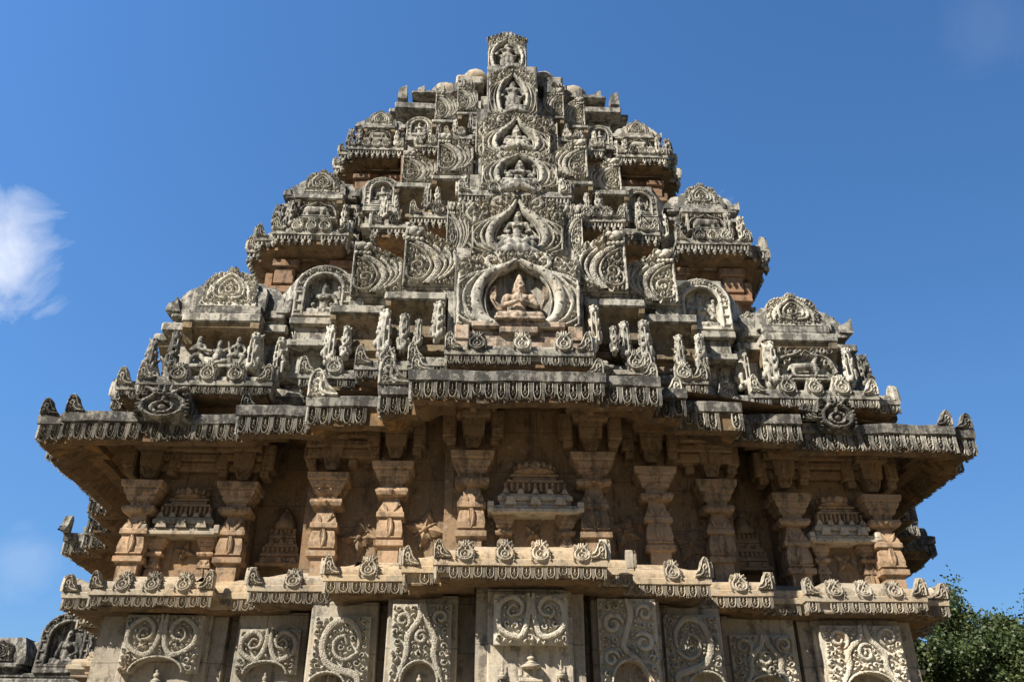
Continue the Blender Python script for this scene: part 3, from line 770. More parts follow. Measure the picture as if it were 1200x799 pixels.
# ---------------- scroll panels of the lower wall
def scroll_panel(cx, y, z0, z1, w, kind, seed, th=.14, arch=True):
    mb = MB(); H = z1-z0; W = w/2; h = .05; g = 1 if seed % 2 else -1
    ax = {'single': -g*W*.35}.get(kind, 0.); aw = W*(.56 if kind != 'double' else .64); ah = .24*H if kind != 'single' else .16*H
    hole = (lambda x: ah*math.sqrt(max(0, 1-((x-ax)/aw)**2))) if arch else (lambda x: 0.)
    mb.outline([(x, hole(x)+.006) for x in np.linspace(-W, W, 31)]+[(W, H), (-W, H)], .003, th)
    ra = Raster(-W, W, 0, H, .0052)
    def rb(P, r, leaves=0):
        P = np.asarray(P); q = np.interp(np.linspace(0, 1, len(P)), [0, .12, .75, 1], [r*.6, r, r*.9, r*.4]); ra.ribbon(P, q, h)
        for k in range(3, len(P)-2, 4) if leaves else ():
            t = P[k+1]-P[k-1]; a = math.atan2(t[1], t[0]); leaf(ra, P[k, 0], P[k, 1], a+leaves*.9, r*2.6, r*.55, h*.92, 0, -leaves*.8)
    if arch:
        t = np.linspace(0, PI, 26); ra.ribbon(np.stack([ax+(aw+.014)*np.cos(t), (ah+.014)*np.sin(t)], 1), .012, h)
    if kind == 'double':
        b = .30 if arch else .14
        for e in (-1, 1):
            rb(spline([(e*.02, H), (e*.022, H*.66), (e*.06, H*(b+.10)), (e*W*.42, H*b), (e*W*.84, H*(b+.18)), (e*W*.84, H*.76), (e*W*.5, H*.93), (e*W*.24, H*.78), (e*W*.30, H*.60), (e*W*.5, H*.56)], 7), .024)
            rb(spline([(e*W*.5, H*.52), (e*W*.62, H*.62), (e*W*.52, H*.76), (e*W*.38, H*.74)], 7), .012, e)
    elif kind == 'single':
        rb(spline([(g*W*.72, -.0), (g*W*.62, H*.14), (g*W*.1, H*.21), (-g*W*.42, H*.32), (-g*W*.62, H*.58), (-g*W*.36, H*.86), (g*W*.2, H*.93), (g*W*.62, H*.74), (g*W*.62, H*.52)], 8), .032)
        rb(spline([(g*W*.62, H*.46), (g*W*.2, H*.36), (-g*W*.16, H*.44), (-g*W*.2, H*.62), (g*W*.1, H*.70), (g*W*.22, H*.58)], 7), .016, g)
    elif kind == 'branch':
        rb(spline([(-W*.02, H), (-W*.08, H*.80), (-W*.42, H*.58), (-W*.46, H*.34), (-W*.74, 0)], 8), .026, -1)
        rb(spline([(W*.10, H), (W*.16, H*.80), (W*.46, H*.55), (W*.46, H*.32), (W*.76, 0)], 8), .026, 1)
        rb(spiral(-W*.62, H*.78, W*.25, W*.08, -1., 1.15), .018); rb(spiral(W*.64, H*.82, W*.24, W*.08, PI+1, -1.15), .018); rb(spiral(W*.02, H*.56, W*.22, W*.07, 1., 1.15), .016, g)
    else:
        rb(spline([(-g*W*.02, H*.98), (g*W*.10, H*.80), (-g*W*.08, H*.58), (-g*W*.18, H*.40), (g*W*.28, H*.24), (g*W*.74, -.0)], 8), .027)
        rb(spiral(-g*W*.52, H*.68, W*.34, W*.10, .2, 1.25), .024); rb(spiral(g*W*.50, H*.46, W*.32, W*.10, 2.4, -1.25), .022)
        rb(spiral(g*W*.58, H*.82, W*.28, W*.09, 3.4, -1.2), .019); rb(spiral(-g*W*.62, H*.27, W*.26, W*.08, .2, 1.2), .018)
    ins = lambda x, z, r: abs(x) <= W+.001 and hole(x) <= z
    rfill(ra, lambda x, z, r: abs(x) < W-r*.7 and hole(x)+r*.8 < z < H-r*.7, (-W, W, 0, H), .045, .016, h*1.1, seed, .0125, 900)
    ra.mesh(mb, ins)
    o = put('scroll_panel', mb.data('scroll_panel', M['panel']), temple, (cx, y, z0))
    s = MB(); s.box(cx-W-.05, cx+W+.05, y+th*.8, y+th+.42, 1.0, 3.46)        # wall strip that carries the panel
    put('wall_strip', s.data('wall_strip', PA, False, .008), temple)
    return o
def turret_mb(hw, z0, z1, tiers=4, dome=True, teeth=True):
    """small tiered shrine tower carved in relief, centre x=0, wall plane y=0"""
    mb = MB(); H = z1-z0; z = z0; h = H*(.62 if tiers < 5 else .78)/tiers; w = hw
    for i in range(tiers):
        d = .16*(1-.12*i)
        mb.box(-w, w, -d, .05, z, z+h*.34, .006); mb.box(-w*.93, w*.93, -d*.88, .05, z+h*.34, z+h*.52, .004)
        n = max(3, int(w/.028)); q = w*.88
        if teeth and i % 2 == 1:
            for k in range(n+1):
                x = -q+2*q*k/n; mb.ribbon([(x, z+h*.5), (x, z+h)], q/n*.62, d*.25, -d*.75, 5)
        else:
            for k in range(3):
                x = (-.62+.62*k)*w; mb.outline([(x-.05*w/.3, z+h*.34), (x+.05*w/.3, z+h*.34), (x+.02*w/.3, z+h*.85), (x-.02*w/.3, z+h*.85)], -d*1.02, -d*.6)
        mb.box(-w*.86, w*.86, -d*.75, .05, z+h*.5, z+h*.995, .004)
        z += h; w *= .84
    q = (z1-z)
    if tiers < 5: mb.lathe(0, -.03, [(z, w*.95), (z+q*.12, w*1.02), (z+q*.3, w*.95), (z+q*.55, w*.75), (z+q*.75, w*.45), (z+q*.82, w*.2), (z+q*.9, w*.22), (z+q, .006)], 12)
    else:
        mb.lathe(0, -.06, [(z, w*.7), (z+q*.08, w*.98), (z+q*.16, w*1.0), (z+q*.22, w*.8), (z+q*.24, w*.55), (z+q*.3, w*.6), (z+q*.36, w*.4), (z+q*.40, w*.25), (z+q*.5, w*.42), (z+q*.58, w*.36), (z+q*.63, w*.16), (z+q*.7, w*.22), (z+q*.8, w*.1), (z+q, .005)], 14)
    return mb
PANELS = [(.11, .42, 2.97, 3.38, .63, 'double', 4, .14), (-.83, .72, 2.71, 3.36, .52, 'branch', 3, .10), (.98, .72, 2.72, 3.42, .52, 'swirl', 7, .10),
          (-1.56, 1.0, 2.72, 3.31, .51, 'single', 1, .10), (1.61, 1.0, 2.74, 3.35, .50, 'single', 2, .10), (-2.30, 1.45, 2.88, 3.28, .57, 'double', 9, .10),
          (2.39, 1.45, 2.76, 3.26, .62, 'branch', 12, .10), (-3.31, 1.48, 2.89, 3.41, .72, 'double', 15, .12), (3.38, 1.48, 2.78, 3.36, .78, 'branch', 18, .12)]
for i, (cx, y, z0, z1, w, kd, sd, th) in enumerate(PANELS):
    scroll_panel(cx, y, z0, z1, w, kd, sd, th, i > 0)
    if i == 0:
        for dx, top, hw in ((.0, 2.95, .24), (.25, 2.86, .10), (-.24, 2.85, .10)):
            t = turret_mb(hw, 2.2, top, 6, True, True); put('wall_turret', t.data('wall_turret', PA, True), temple, (cx+dx, y+.13, 0))
    else:       # shrine tower standing in the arched recess under the scrolls
        t = turret_mb(w*.30, 2.0, z0+.17*(z1-z0), 6, True, True); put('wall_turret', t.data('wall_turret', PA, True), temple, (cx-(w*.17*(1 if sd % 2 else -1) if kd == 'single' else 0), y+th*.85, 0))

# ---------------- lower cornice
def Cprof(z): return [(-.06, z-.09), (-.05, z-.006), (0, z), (.004, z+.05), (-.02, z+.062), (-.045, z+.068), (-.038, z+.10), (-.05, z+.135), (-.085, z+.15), (-.13, z+.155), (-.34, z+.26), (-.66, z+.27)]
corp = plan([(.72, .10), (1.0, .34), (1.72, .65), (2.48, 1.05), (2.84, 1.36), (4.0, 1.24), (4.30, 1.38)], [(.74, .10), (1.0, .34), (1.75, .65), (2.44, 1.06), (2.80, 1.36), (4.0, 1.24), (4.28, 1.38)], CY, 1.27, 6.06)
mb = MB(); sweep(mb, corp, Cprof(3.54)); cornice = put('cornice', mb.data('cornice', WA, True, .012, 2.2), temple)
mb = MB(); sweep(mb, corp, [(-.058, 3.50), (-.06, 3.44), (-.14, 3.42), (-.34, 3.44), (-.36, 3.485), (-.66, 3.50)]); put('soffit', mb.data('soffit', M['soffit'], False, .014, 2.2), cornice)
tag(cornice, 'sandy stone cornice below the pilasters with hanging fringe and lip medallions')
mb = MB(); fringe(mb, corp, -.03, 3.535, 'loop', .105, .105, 3.2, 5); put('fringe', mb.data('fringe', PA, True), cornice)
def cc(xm, L):
    if abs(xm) < .3: return [L*.18, L*.41, L*.62, L*.86]
    if L > 1.0: return [L*.26, L*.50, L*.75]
    if L > .6: return [L*.55]
    return []
deco(corp, 3.60, .004, cc, .165, cornice, med_w, leaf_w, 2.2, .14, .15, tilt=.36, dz=.035)

# ---------------- pilasters, brackets, beams
PILP = [(3.66, .10), (3.95, .10), (3.96, .145), (4.01, .145), (4.02, .118), (4.10, .132), (4.19, .118), (4.235, .10), (4.245, .138), (4.29, .138), (4.30, .125), (4.33, .118), (4.38, .092), (4.43, .078), (4.455, .074),
        (4.465, .15), (4.50, .168), (4.53, .16), (4.54, .10), (4.58, .104), (4.60, .135), (4.635, .15), (4.65, .145), (4.66, .165), (4.705, .185), (4.72, .18), (4.735, .208), (4.795, .216), (4.80, .20)]
mb = MB(); mb.lathe_sq(0, 0, PILP, .8)
for e in (-1, 1):
    leaf(mb, 0, 4.04, PI/2-e*.38, .19, .022, .03, -.10, e*.3)
    leaf(mb, e*.03, 4.30, PI/2-e*.5, .11, .02, .02, -.092)
leaf(mb, 0, 4.23, -PI/2, .20, .045, .035, -.088); mb.bead(0, 4.5, .028, .05, -.12, 4, 2); mb.box(-.13, .13, -.118, 0, 4.035, 4.05, .004)
pil_me = mb.data('pilaster', M['rose'], False, .004, 6)
mb = MB(); mb.lathe_sq(0, 0, [(4.88, .05), (4.93, .075), (4.98, .082), (5.0, .082), (5.01, .105), (5.18, .12), (5.19, .17), (5.23, .18), (5.27, .18), (5.28, .23), (5.32, .24), (5.42, .24)], .9)
mb.bead(0, 5.235, .04, .05, -.2); mb.ribbon([(-.075, 4.99), (-.04, 4.92), (0, 4.97), (.04, 4.92), (.075, 4.99)], .012, .02, -.075, 4)
for e in (-1, 1): mb.box(e*.24-.07, e*.24+.07, -.06, .15, 5.0, 5.3, .02); mb.box(e*.22-.05, e*.22+.05, -.05, .15, 4.92, 5.0, .01)
brk_me = mb.data('bracket', BR, False, .005, 5)
for x, y, dz, sx in [(-3.86, 1.72, 0, 1), (-2.88, 1.74, 0, 1), (-1.88, 1.36, -.03, .97), (-1.21, 1.16, .02, .97), (-.42, .93, .05, 1.0), (.76, .93, .05, 1.03), (1.41, 1.16, 0, 1), (2.07, 1.36, -.05, 1), (2.97, 1.74, -.05, 1), (3.93, 1.72, -.06, 1)]:
    p = put('pilaster', pil_me, temple, (x, y, dz), (sx, 1, 1), rng.uniform(-.02, .02))
    put('bracket', brk_me, p, (0, .02, rng.uniform(-.02, .03)), (1, 1, 1))
for x0, x1, y in [(-4.0, -2.7, 1.84), (2.75, 4.05, 1.84), (-2.15, -1.05, 1.4), (1.2, 2.3, 1.4), ]:
    mb = MB(); mb.box(x0, x1, y-.14, y+.1, 5.08, 5.16); mb.box(x0, x1, y-.2, y+.1, 5.165, 5.25); mb.box(x0, x1, y-.10, y+.1, 4.97, 5.075)
    put('wall_beam', mb.data('wall_beam', BR, False, .01, 3), temple)
# round bosses and flowers on the wall
fl = lib_flower().data('flower_relief', BR, True)
for x, y, z, s, r in [(-1.55, 1.47, 4.17, .40, 0), (-.88, 1.25, 4.20, .42, .2), (1.10, 1.25, 4.20, .38, .4), (1.80, 1.47, 4.15, .42, .5), (-3.38, 1.82, 4.12, .22, .3), (3.50, 1.82, 4.08, .24, .6), (.17, 1.0, 4.1, .2, .7)]:
    put('flower_relief', fl, temple, (x, y, z), (s, .5, s)).rotation_euler = (0, r, 0)
# shrine reliefs
def shrine(cx, y, w, zt):
    mb = MB(); lo = MB(); W = w/2
    lo.box(-W, W, -.20, .1, 4.24, 4.285, .008); lo.box(-W*.94, W*.94, -.17, .1, 4.285, 4.32, .006)
    for k in range(3):
        x = (-.55+.55*k)*W; lo.outline([(x-.055, 4.32), (x+.055, 4.32), (x+.03, 4.395), (x-.03, 4.395)], -.205, -.15)
    for e in (-1, 1): lo.box(e*W-.03, e*W+.03, -.215, .1, 4.25, 4.345, .008)
    lo.box(-W*.8, W*.8, -.14, .1, 4.32, 4.37, .005); lo.box(-W*.84, W*.84, -.17, .1, 4.37, 4.415, .006); lo.box(-W*.78, W*.78, -.15, .1, 4.415, 4.44, .005)
    for k in range(5):
        x = (-.66+.33*k)*W; lo.outline([(x-.035, 4.44), (x+.035, 4.44), (x+.012, 4.485), (x-.012, 4.485)], -.165, -.12)
    mb.box(-W*.66, W*.66, -.11, .1, 4.44, 4.56, .005)
    for k in range(11):
        x = (-.66+.132*k)*W; mb.ribbon([(x, 4.465), (x, 4.55)], W*.045, .05, -.11, 6)
    mb.box(-W*.64, W*.64, -.14, .1, 4.56, 4.59, .006); mb.box(-W*.5, W*.5, -.10, .1, 4.59, 4.63, .006); mb.box(-W*.55, W*.55, -.12, .1, 4.63, 4.655, .006)
    mb.lathe(0, .02, [(4.655, W*.44), (4.668, W*.52), (4.685, W*.53), (4.70, W*.50), (4.703, W*.44), (4.72, W*.47), (4.745, W*.46), (4.77, W*.39), (zt-.025, W*.28), (zt-.008, W*.14), (zt, .02)], 18)
    for k in range(-3, 4): mb.ball((W*.46*math.sin(k*.42), .02-W*.47*math.cos(k*.42), 4.735), .026, 7, 6, (1, 1, 1.4))
    mb.outline([(-.035, 4.67), (.035, 4.67), (.045, 4.71), (0, 4.745), (-.045, 4.71)], -.035-W*.48, 0)
    o = put('shrine_relief', mb.data('shrine_relief', M['rose'], True, .004, 5), temple, (cx, y, 0)); put('roof_slab', lo.data('roof_slab', PA, True, .004, 5), o)
    for e in (-1, 1):
        put('post', pil_me, o, (e*W*.70, -.03, 4.24-.55*4.80+.0), (.5, .55, .55))
    return o
shrine(-3.40, 1.83, .74, 4.79); shrine(3.49, 1.83, .70, 4.76); shrine(.19, 1.0, .86, 4.85)
for x in (-2.44, 2.55):
    t = turret_mb(.24, 4.02, 4.68, 4); put('turret_relief', t.data('turret_relief', BR, True, .004, 5), temple, (x, 2.10, 0))

# ---------------- main eave
eavp = plan([(1.02, 0), (1.34, .32), (2.07, .60), (2.80, .83), (4.60, 1.04), (4.87, 1.12)], [(.80, 0), (1.34, .06), (1.62, .30), (2.25, .58), (2.92, .85), (4.63, 1.05), (4.88, 1.13)], CY, 1.27, 6.29)
mb = MB(); sweep(mb, eavp, [(-.05, 5.20), (0, 5.222), (.004, 5.32), (-.03, 5.34), (-.25, 5.37), (-.70, 5.41)], .12)
eave = put('eave', mb.data('eave', SL, False, .022, 3.), temple); tag(eave, 'deep main eave of dark lichened slabs with a lace-like hanging fringe')
mb = MB(); sweep(mb, eavp, [(-.052, 5.215), (-.055, 5.03), (-.10, 5.0), (-.17, 5.03), (-.30, 5.17), (-.42, 5.20), (-.44, 5.26), (-.60, 5.36), (-.74, 5.40)], .12)
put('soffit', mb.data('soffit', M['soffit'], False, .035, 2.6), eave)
mb = MB(); fringe(mb, eavp, -.035, 5.215, 'loop', .112, .185, 6.5, 8); put('fringe', mb.data('fringe', G, True), eave)
for x, y, w, s in [(4.87, 1.12, .17, 1), (4.62, 1.05, .17, 1), (-4.87, 1.12, .18, -1), (-4.58, 1.04, .19, -1), (2.98, .95, .17, -1), (2.30, .80, .16, 1), (1.62, .42, .18, 1), (-2.06, .60, .30, -1), (-1.34, .31, .30, -1), (-1.0, .02, .16, -1), (1.32, .10, .16, 1), (.80, .04, .16, 1), (-2.78, .9, .17, -1)]:
    put('corner_leaf', leaf_s if abs(x) > 2.5 else leaf_g, eave, (x, y, 5.325), (-s*w, .16, w*.9))
for s, y in ((-1, 5.2), (-1, 7.2), (1, 5.2), (1, 7.2)):
    put('corner_leaf', leaf_s, eave, (s*6.28, y, 5.32), (.2, .2, .22), s*PI/2)
mc = lib_medallion(5).data('medallion', SL, True)
put('medallion', mc, eave, (-3.58, 1.0, 5.225), (.56, .4, .30)); put('medallion', mc, eave, (3.36, 1.0, 5.22), (.40, .35, .31))
# ---------------- tower tiers
T1 = plan([(.72, .30), (1.10, .55), (1.64, .65), (2.24, .86), (2.54, 1.30), (3.95, 1.06), (4.22, 1.20)], [(.75, .30), (.98, .55), (1.40, .66), (2.02, .86), (2.54, 1.30), (3.95, 1.14), (4.23, 1.26)], 5.4, 1., 5.42)
T2 = plan([(.68, 1.05), (1.30, 1.50), (1.80, 1.72), (2.10, 2.15), (3.08, 1.90), (3.33, 2.05)], [(.70, 1.05), (1.42, 1.50), (1.90, 1.75), (2.15, 2.15), (3.14, 1.92), (3.38, 2.05)], 5.4, 1., 5.40)
T3 = plan([(.56, 2.10), (.98, 2.30), (1.40, 2.50), (1.58, 2.8), (2.40, 2.58), (2.55, 2.70)], [(.56, 2.10), (1.0, 2.30), (1.40, 2.48), (1.60, 2.8), (2.36, 2.60), (2.52, 2.72)], 5.4, 1., 5.25)
def tier_lip(poly, z, under, name, fr, p, h, ymax, seed, ins=.5, mat=G):
    mb = MB(); sweep(mb, poly, [(-.07, z-.06), (-.05, z-.008), (0, z), (.004, z+.05), (-.02, z+.06), (-.05, z+.066), (-.044, z+.10), (-.06, z+.13), (-.09, z+.14), (-.2, z+.15), (-ins, z+.19)], .2)
    o = put(name, mb.data(name, mat, True, .012, 2.6), temple)
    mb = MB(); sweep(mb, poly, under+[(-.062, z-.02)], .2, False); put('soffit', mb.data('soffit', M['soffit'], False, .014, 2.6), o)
    mb = MB(); fringe(mb, poly, -.03, z-.004, fr, p, h, ymax, seed); put('fringe', mb.data('fringe', mat, True), o)
    return o
lip1 = tier_lip(T1, 5.66, [(-.30, 5.34), (-.30, 5.55), (-.10, 5.545), (-.055, 5.555)], 'tier_cornice', 'loop', .10, .095, 3., 11)
lip2 = tier_lip(T2, 8.27, [(-.5, 8.12), (-.40, 8.12), (-.22, 8.10), (-.09, 8.13), (-.06, 8.16)], 'tier_cornice', 'drop', .088, .15, 4., 12)
lip3 = tier_lip(T3, 10.36, [(-.42, 10.24), (-.36, 10.23), (-.2, 10.21), (-.09, 10.23), (-.06, 10.26)], 'tier_cornice', 'drop', .075, .14, 4., 13, .42)
def c1(xm, L):
    if abs(xm) < .2: return [L*.22, L*.52, L*.80]
    if L > 1.1: return [L*.30, L*.51, L*.72]
    if L > .4: return [L*.60]
    return []
def c2(xm, L):
    if L > .7: return [L*.32, L*.50, L*.68]
    if L > .35: return [L*.6]
    return []
deco(T1, 5.715, .004, c1, .18, lip1, med_g, leaf_g, 2.6, .17, .18)
deco(T2, 8.325, .004, c2, .17, lip2, med_g, leaf_g, 3., .14, .17)
deco(T3, 10.415, .004, c2, .14, lip3, med_g, leaf_g, 3.2, .11, .14)

def steps(L): return plan(L, L, 5.4, 1., 5.4)
prism(steps([(.72, .66), (1.40, .98), (2.02, 1.2), (2.5, 1.42), (2.62, 1.85), (3.80, 1.52)]), 5.5, 6.62, G, 'tier_wall', temple)
prism(steps([(.70, .88), (1.22, 1.0), (1.82, 1.2), (2.50, 1.45)]), 6.5, 7.36, G, 'tier_wall', temple)
prism(steps([(.62, 1.3), (1.22, 1.88), (1.72, 2.08), (2.0, 2.4)]), 7.2, 8.16, M['brick'], 'tier_wall', temple)
prism(steps([(2.0, 2.1), (3.06, 2.36)]), 6.5, 8.15, M['brick'], 'brick_wall', temple, .03)
prism(steps([(.55, 1.5), (1.05, 1.80), (1.52, 2.02), (1.98, 2.26), (2.04, 2.5), (2.95, 2.26)]), 8.1, 8.98, G, 'tier_wall', temple)
prism(steps([(.5, 1.66), (1.0, 1.88), (1.48, 2.10), (2.0, 2.34)]), 8.9, 9.56, G, 'tier_wall', temple)
prism(steps([(.48, 2.4), (.90, 2.62), (1.30, 2.78), (1.55, 3.0)]), 9.4, 10.28, M['brick'], 'tier_wall', temple)
prism(steps([(1.6, 2.6), (2.30, 2.98)]), 8.9, 10.27, M['brick'], 'brick_wall', temple, .03)
prism(steps([(.5, 2.25), (.84, 2.56), (1.18, 2.72), (1.58, 2.9), (1.64, 3.1), (2.28, 2.86)]), 10.2, 10.9, G, 'tier_wall', temple)
prism(steps([(.45, 2.5), (.78, 2.6), (1.14, 2.78), (1.62, 3.08)]), 10.85, 11.42, G, 'tier_wall', temple)
prism(steps([(.9, 2.92), (1.6, 3.32)]), 11.3, 11.72, M['brick'], 'tier_wall', temple)
# brick courses and short piers under the corner eaves
for s in (-1, 1):
    mb = MB()
    for X0, X1, y, zz in ((2.05, 3.05, 2.36, 7.1), (1.62, 2.28, 2.98, 9.35)):
        k = 1 if y < 2.5 else .75
        for i in range(5): mb.box(X0+.25*k, X1-.28*k, y-.05-.02*(i % 2), y+.1, zz+.09*k*i, zz+.09*k*(i+1)-.02, .008)
        for px in (X0+.14*k, X1-.12*k):
            mb.box(px-.13*k, px+.13*k, y-.14, y+.1, zz+.62*k, zz+.86*k, .01); mb.box(px-.17*k, px+.17*k, y-.18, y+.1, zz+.865*k, zz+.98*k, .01); mb.box(px-.2*k, px+.2*k, y-.2, y+.1, zz+.44*k, zz+.55*k, .01); mb.box(px-.11*k, px+.11*k, y-.1, y+.1, zz, zz+.62*k, .01)
            for e in (-1, 1): mb.box(px+e*.2*k-.05*k, px+e*.2*k+.05*k, y-.1, y+.1, zz+.6*k, zz+.8*k, .01)
        put('corner_pier', mb.data('corner_pier', M['brick'], False, .012, 4), temple, (0, 0, 0), (s, 1, 1)); mb = MB()
# slabs carrying the panels, with curved brackets below
def slab(s, x0, x1, y, z, h, dy=0):
    mb = MB(); cm = MB(); a, b = (s*x0, s*x1) if s > 0 else (s*x1, s*x0)
    mb.box(a, b, y-.02, y+.5, z, z+h, .014)
    cm.wedge(a+.012, b-.012, [(y+.02, z-.002), (y+.035, z-.03), (y+.15, z-.12), (y+.17, z-.2), (y+.17, z-.44), (y+.5, z-.44), (y+.5, z-.002)])
    for e in (a+.012, b-.072): cm.wedge(e, e+.06, [(y+.0, z-.003), (y+.01, z-.06), (y+.10, z-.10), (y+.14, z-.17), (y+.3, z-.17), (y+.3, z-.003)])
    cm.box(a+.02, b-.02, y+.10, y+.5, z-.40, z-.33, .012); cm.box(a-.0, b+.0, y+.12, y+.5, z-.56, z-.47, .012)
    o = put('slab', mb.data('slab', G, False, .012, 3), temple); put('console', cm.data('console', M['ochre'], False, .008, 3), o)
def panel_base(s, c, w, y, z0, z1):
    mb = MB(); c *= s
    mb.box(c-w/2, c+w/2, y+.02, y+.4, z1-.035, z1, .008); mb.box(c-w*.5, c-w*.22, y+.03, y+.4, z0, z1-.036, .006); mb.box(c+w*.05, c+w*.5, y+.03, y+.4, z0, z1-.036, .006)
    mb.box(c-w*.45, c+w*.45, y+.12, y+.4, z0, z1-.037, .006)
    put('panel_base', mb.data('panel_base', G, False, .006, 4), temple)
hi = 0
def halfarch(s, c, w, y, z0, z1, v):
    sx = w if s < 0 else -w
    put('arch_panel', half_g[v], temple, (s*c-sx/2, y+rng.uniform(-.015, .015), z0), (sx, w*.95, (z1-z0)/1.4*rng.uniform(.97, 1.03)), rng.uniform(-.035, .035))
for s in (-1, 1):
    dz = -.02*s
    slab(s, .74, 1.40, .72, 6.52+dz, .10); slab(s, 1.405, 2.01, .93, 6.46+dz, .11)
    slab(s, .56, 1.05, 1.52, 8.88+dz, .07); slab(s, 1.055, 1.55, 1.74, 8.91+dz, .09)
    slab(s, .48, .80, 2.28, 10.78+dz, .06); slab(s, .805, 1.18, 2.48, 10.80+dz, .07)
    panel_base(s, .945, .58, .76, 6.61, 6.74+dz); panel_base(s, 1.54, .57, .96, 6.56, 6.72+dz)
    panel_base(s, .76, .48, 1.64, 8.94, 9.08+dz); panel_base(s, 1.25, .46, 1.86, 8.99, 9.08+dz)
    panel_base(s, .65, .30, 2.36, 10.83, 10.92+dz); panel_base(s, .97, .35, 2.56, 10.86, 10.93+dz)
    V = (0, 1, 2, 3, 4, 5) if s < 0 else (6, 4, 5, 0, 3, 2)
    halfarch(s, .945, .58, .75, 6.74+dz, 7.54+dz, V[0]); halfarch(s, 1.54, .56, .95, 6.72+dz, 7.43+dz, V[1])
    halfarch(s, .76, .48, 1.63, 9.08+dz, 9.74+dz, V[2]); halfarch(s, 1.25, .46, 1.85, 9.08+dz, 9.63+dz, V[3])
    halfarch(s, .65, .31, 2.35, 10.92+dz, 11.52+dz, V[4]); halfarch(s, .97, .35, 2.55, 10.93+dz, 11.53+dz, V[5])
    for c, w, y, z, v in ((2.16, .66, 1.20, 6.56, 0), (1.74, .47, 2.0, 8.79, 1), (1.38, .39, 2.7, 10.70, 0)):
        put('niche', rn[v], temple, (s*c, y, z+dz*2), (w, .7*w, w*.95))
        mb = MB(); mb.box(s*c-w*.5, s*c+w*.5, y-.05, y+.5, z-.12+dz*2, z-.03+dz*2, .01); mb.box(s*c-w*.42, s*c+w*.42, y+.02, y+.5, z-.3+dz*2, z-.12+dz*2, .01); mb.box(s*c-w*.5, s*c+w*.5, y-.02, y+.5, z-.38+dz*2, z-.3+dz*2, .01)
        put('niche_base', mb.data('niche_base', G, False, .008, 4), temple)

# rearing beasts along every ledge
BEASTS = [(.80, .60, 5.97, .46, .2), (1.38, .74, 5.87, .49, .45), (1.16, .74, 5.90, .43, 0), (2.0, .98, 5.90, .42, .4), (1.79, .98, 5.95, .36, 0), (3.98, 1.33, 5.93, .40, .9), (3.74, 1.28, 5.95, .43, .5), (2.83, 1.24, 5.90, .48, -.2), (2.57, 1.36, 5.92, .46, -.5), (1.0, .62, 5.9, .3, .1),
          (.62, 1.22, 8.33, .36, .2), (1.11, 1.60, 8.45, .36, .5), (.96, 1.62, 8.50, .32, 0), (1.67, 1.80, 8.44, .36, .4), (1.51, 1.82, 8.52, .29, 0), (3.10, 2.02, 8.42, .37, .9), (2.90, 1.98, 8.42, .39, .5), (2.21, 2.02, 8.47, .34, -.2), (2.04, 2.12, 8.52, .37, -.5),
          (.60, 2.25, 10.46, .30, .2), (.84, 2.36, 10.48, .27, .3), (1.08, 2.5, 10.48, .28, .4), (1.26, 2.52, 10.48, .28, 0), (2.40, 2.66, 10.45, .34, .9), (2.26, 2.63, 10.45, .33, .4), (1.72, 2.66, 10.47, .28, -.2), (1.60, 2.74, 10.5, .3, -.4)]
k = 0
for s in (-1, 1):
    for x, y, z, h, r in BEASTS:
        k += 1; q = rng.uniform(.94, 1.06)
        put('ledge_beast', (beast_d if (s < 0 and (x > 3.6 or (z > 8 and x > 2.8) or (z > 10 and x > 2.2))) or rng.random() < .16 else beast_g)[k % 2], temple, (s*(x+rng.uniform(-.02, .02)), y, z-.02*s), (h*.78*s, h*.72, h*q), -s*r*1.0+rng.uniform(-.15, .15))
    for x, y, z, h in ((4.08, 1.75, 5.93, .42), (4.08, 2.5, 5.93, .42), (3.25, 2.6, 8.42, .38), (2.45, 3.1, 10.45, .3)):
        put('ledge_beast', (beast_d if s < 0 else beast_g)[0], temple, (s*x, y, z), (h*.8, h*.8, h), s*PI/2)

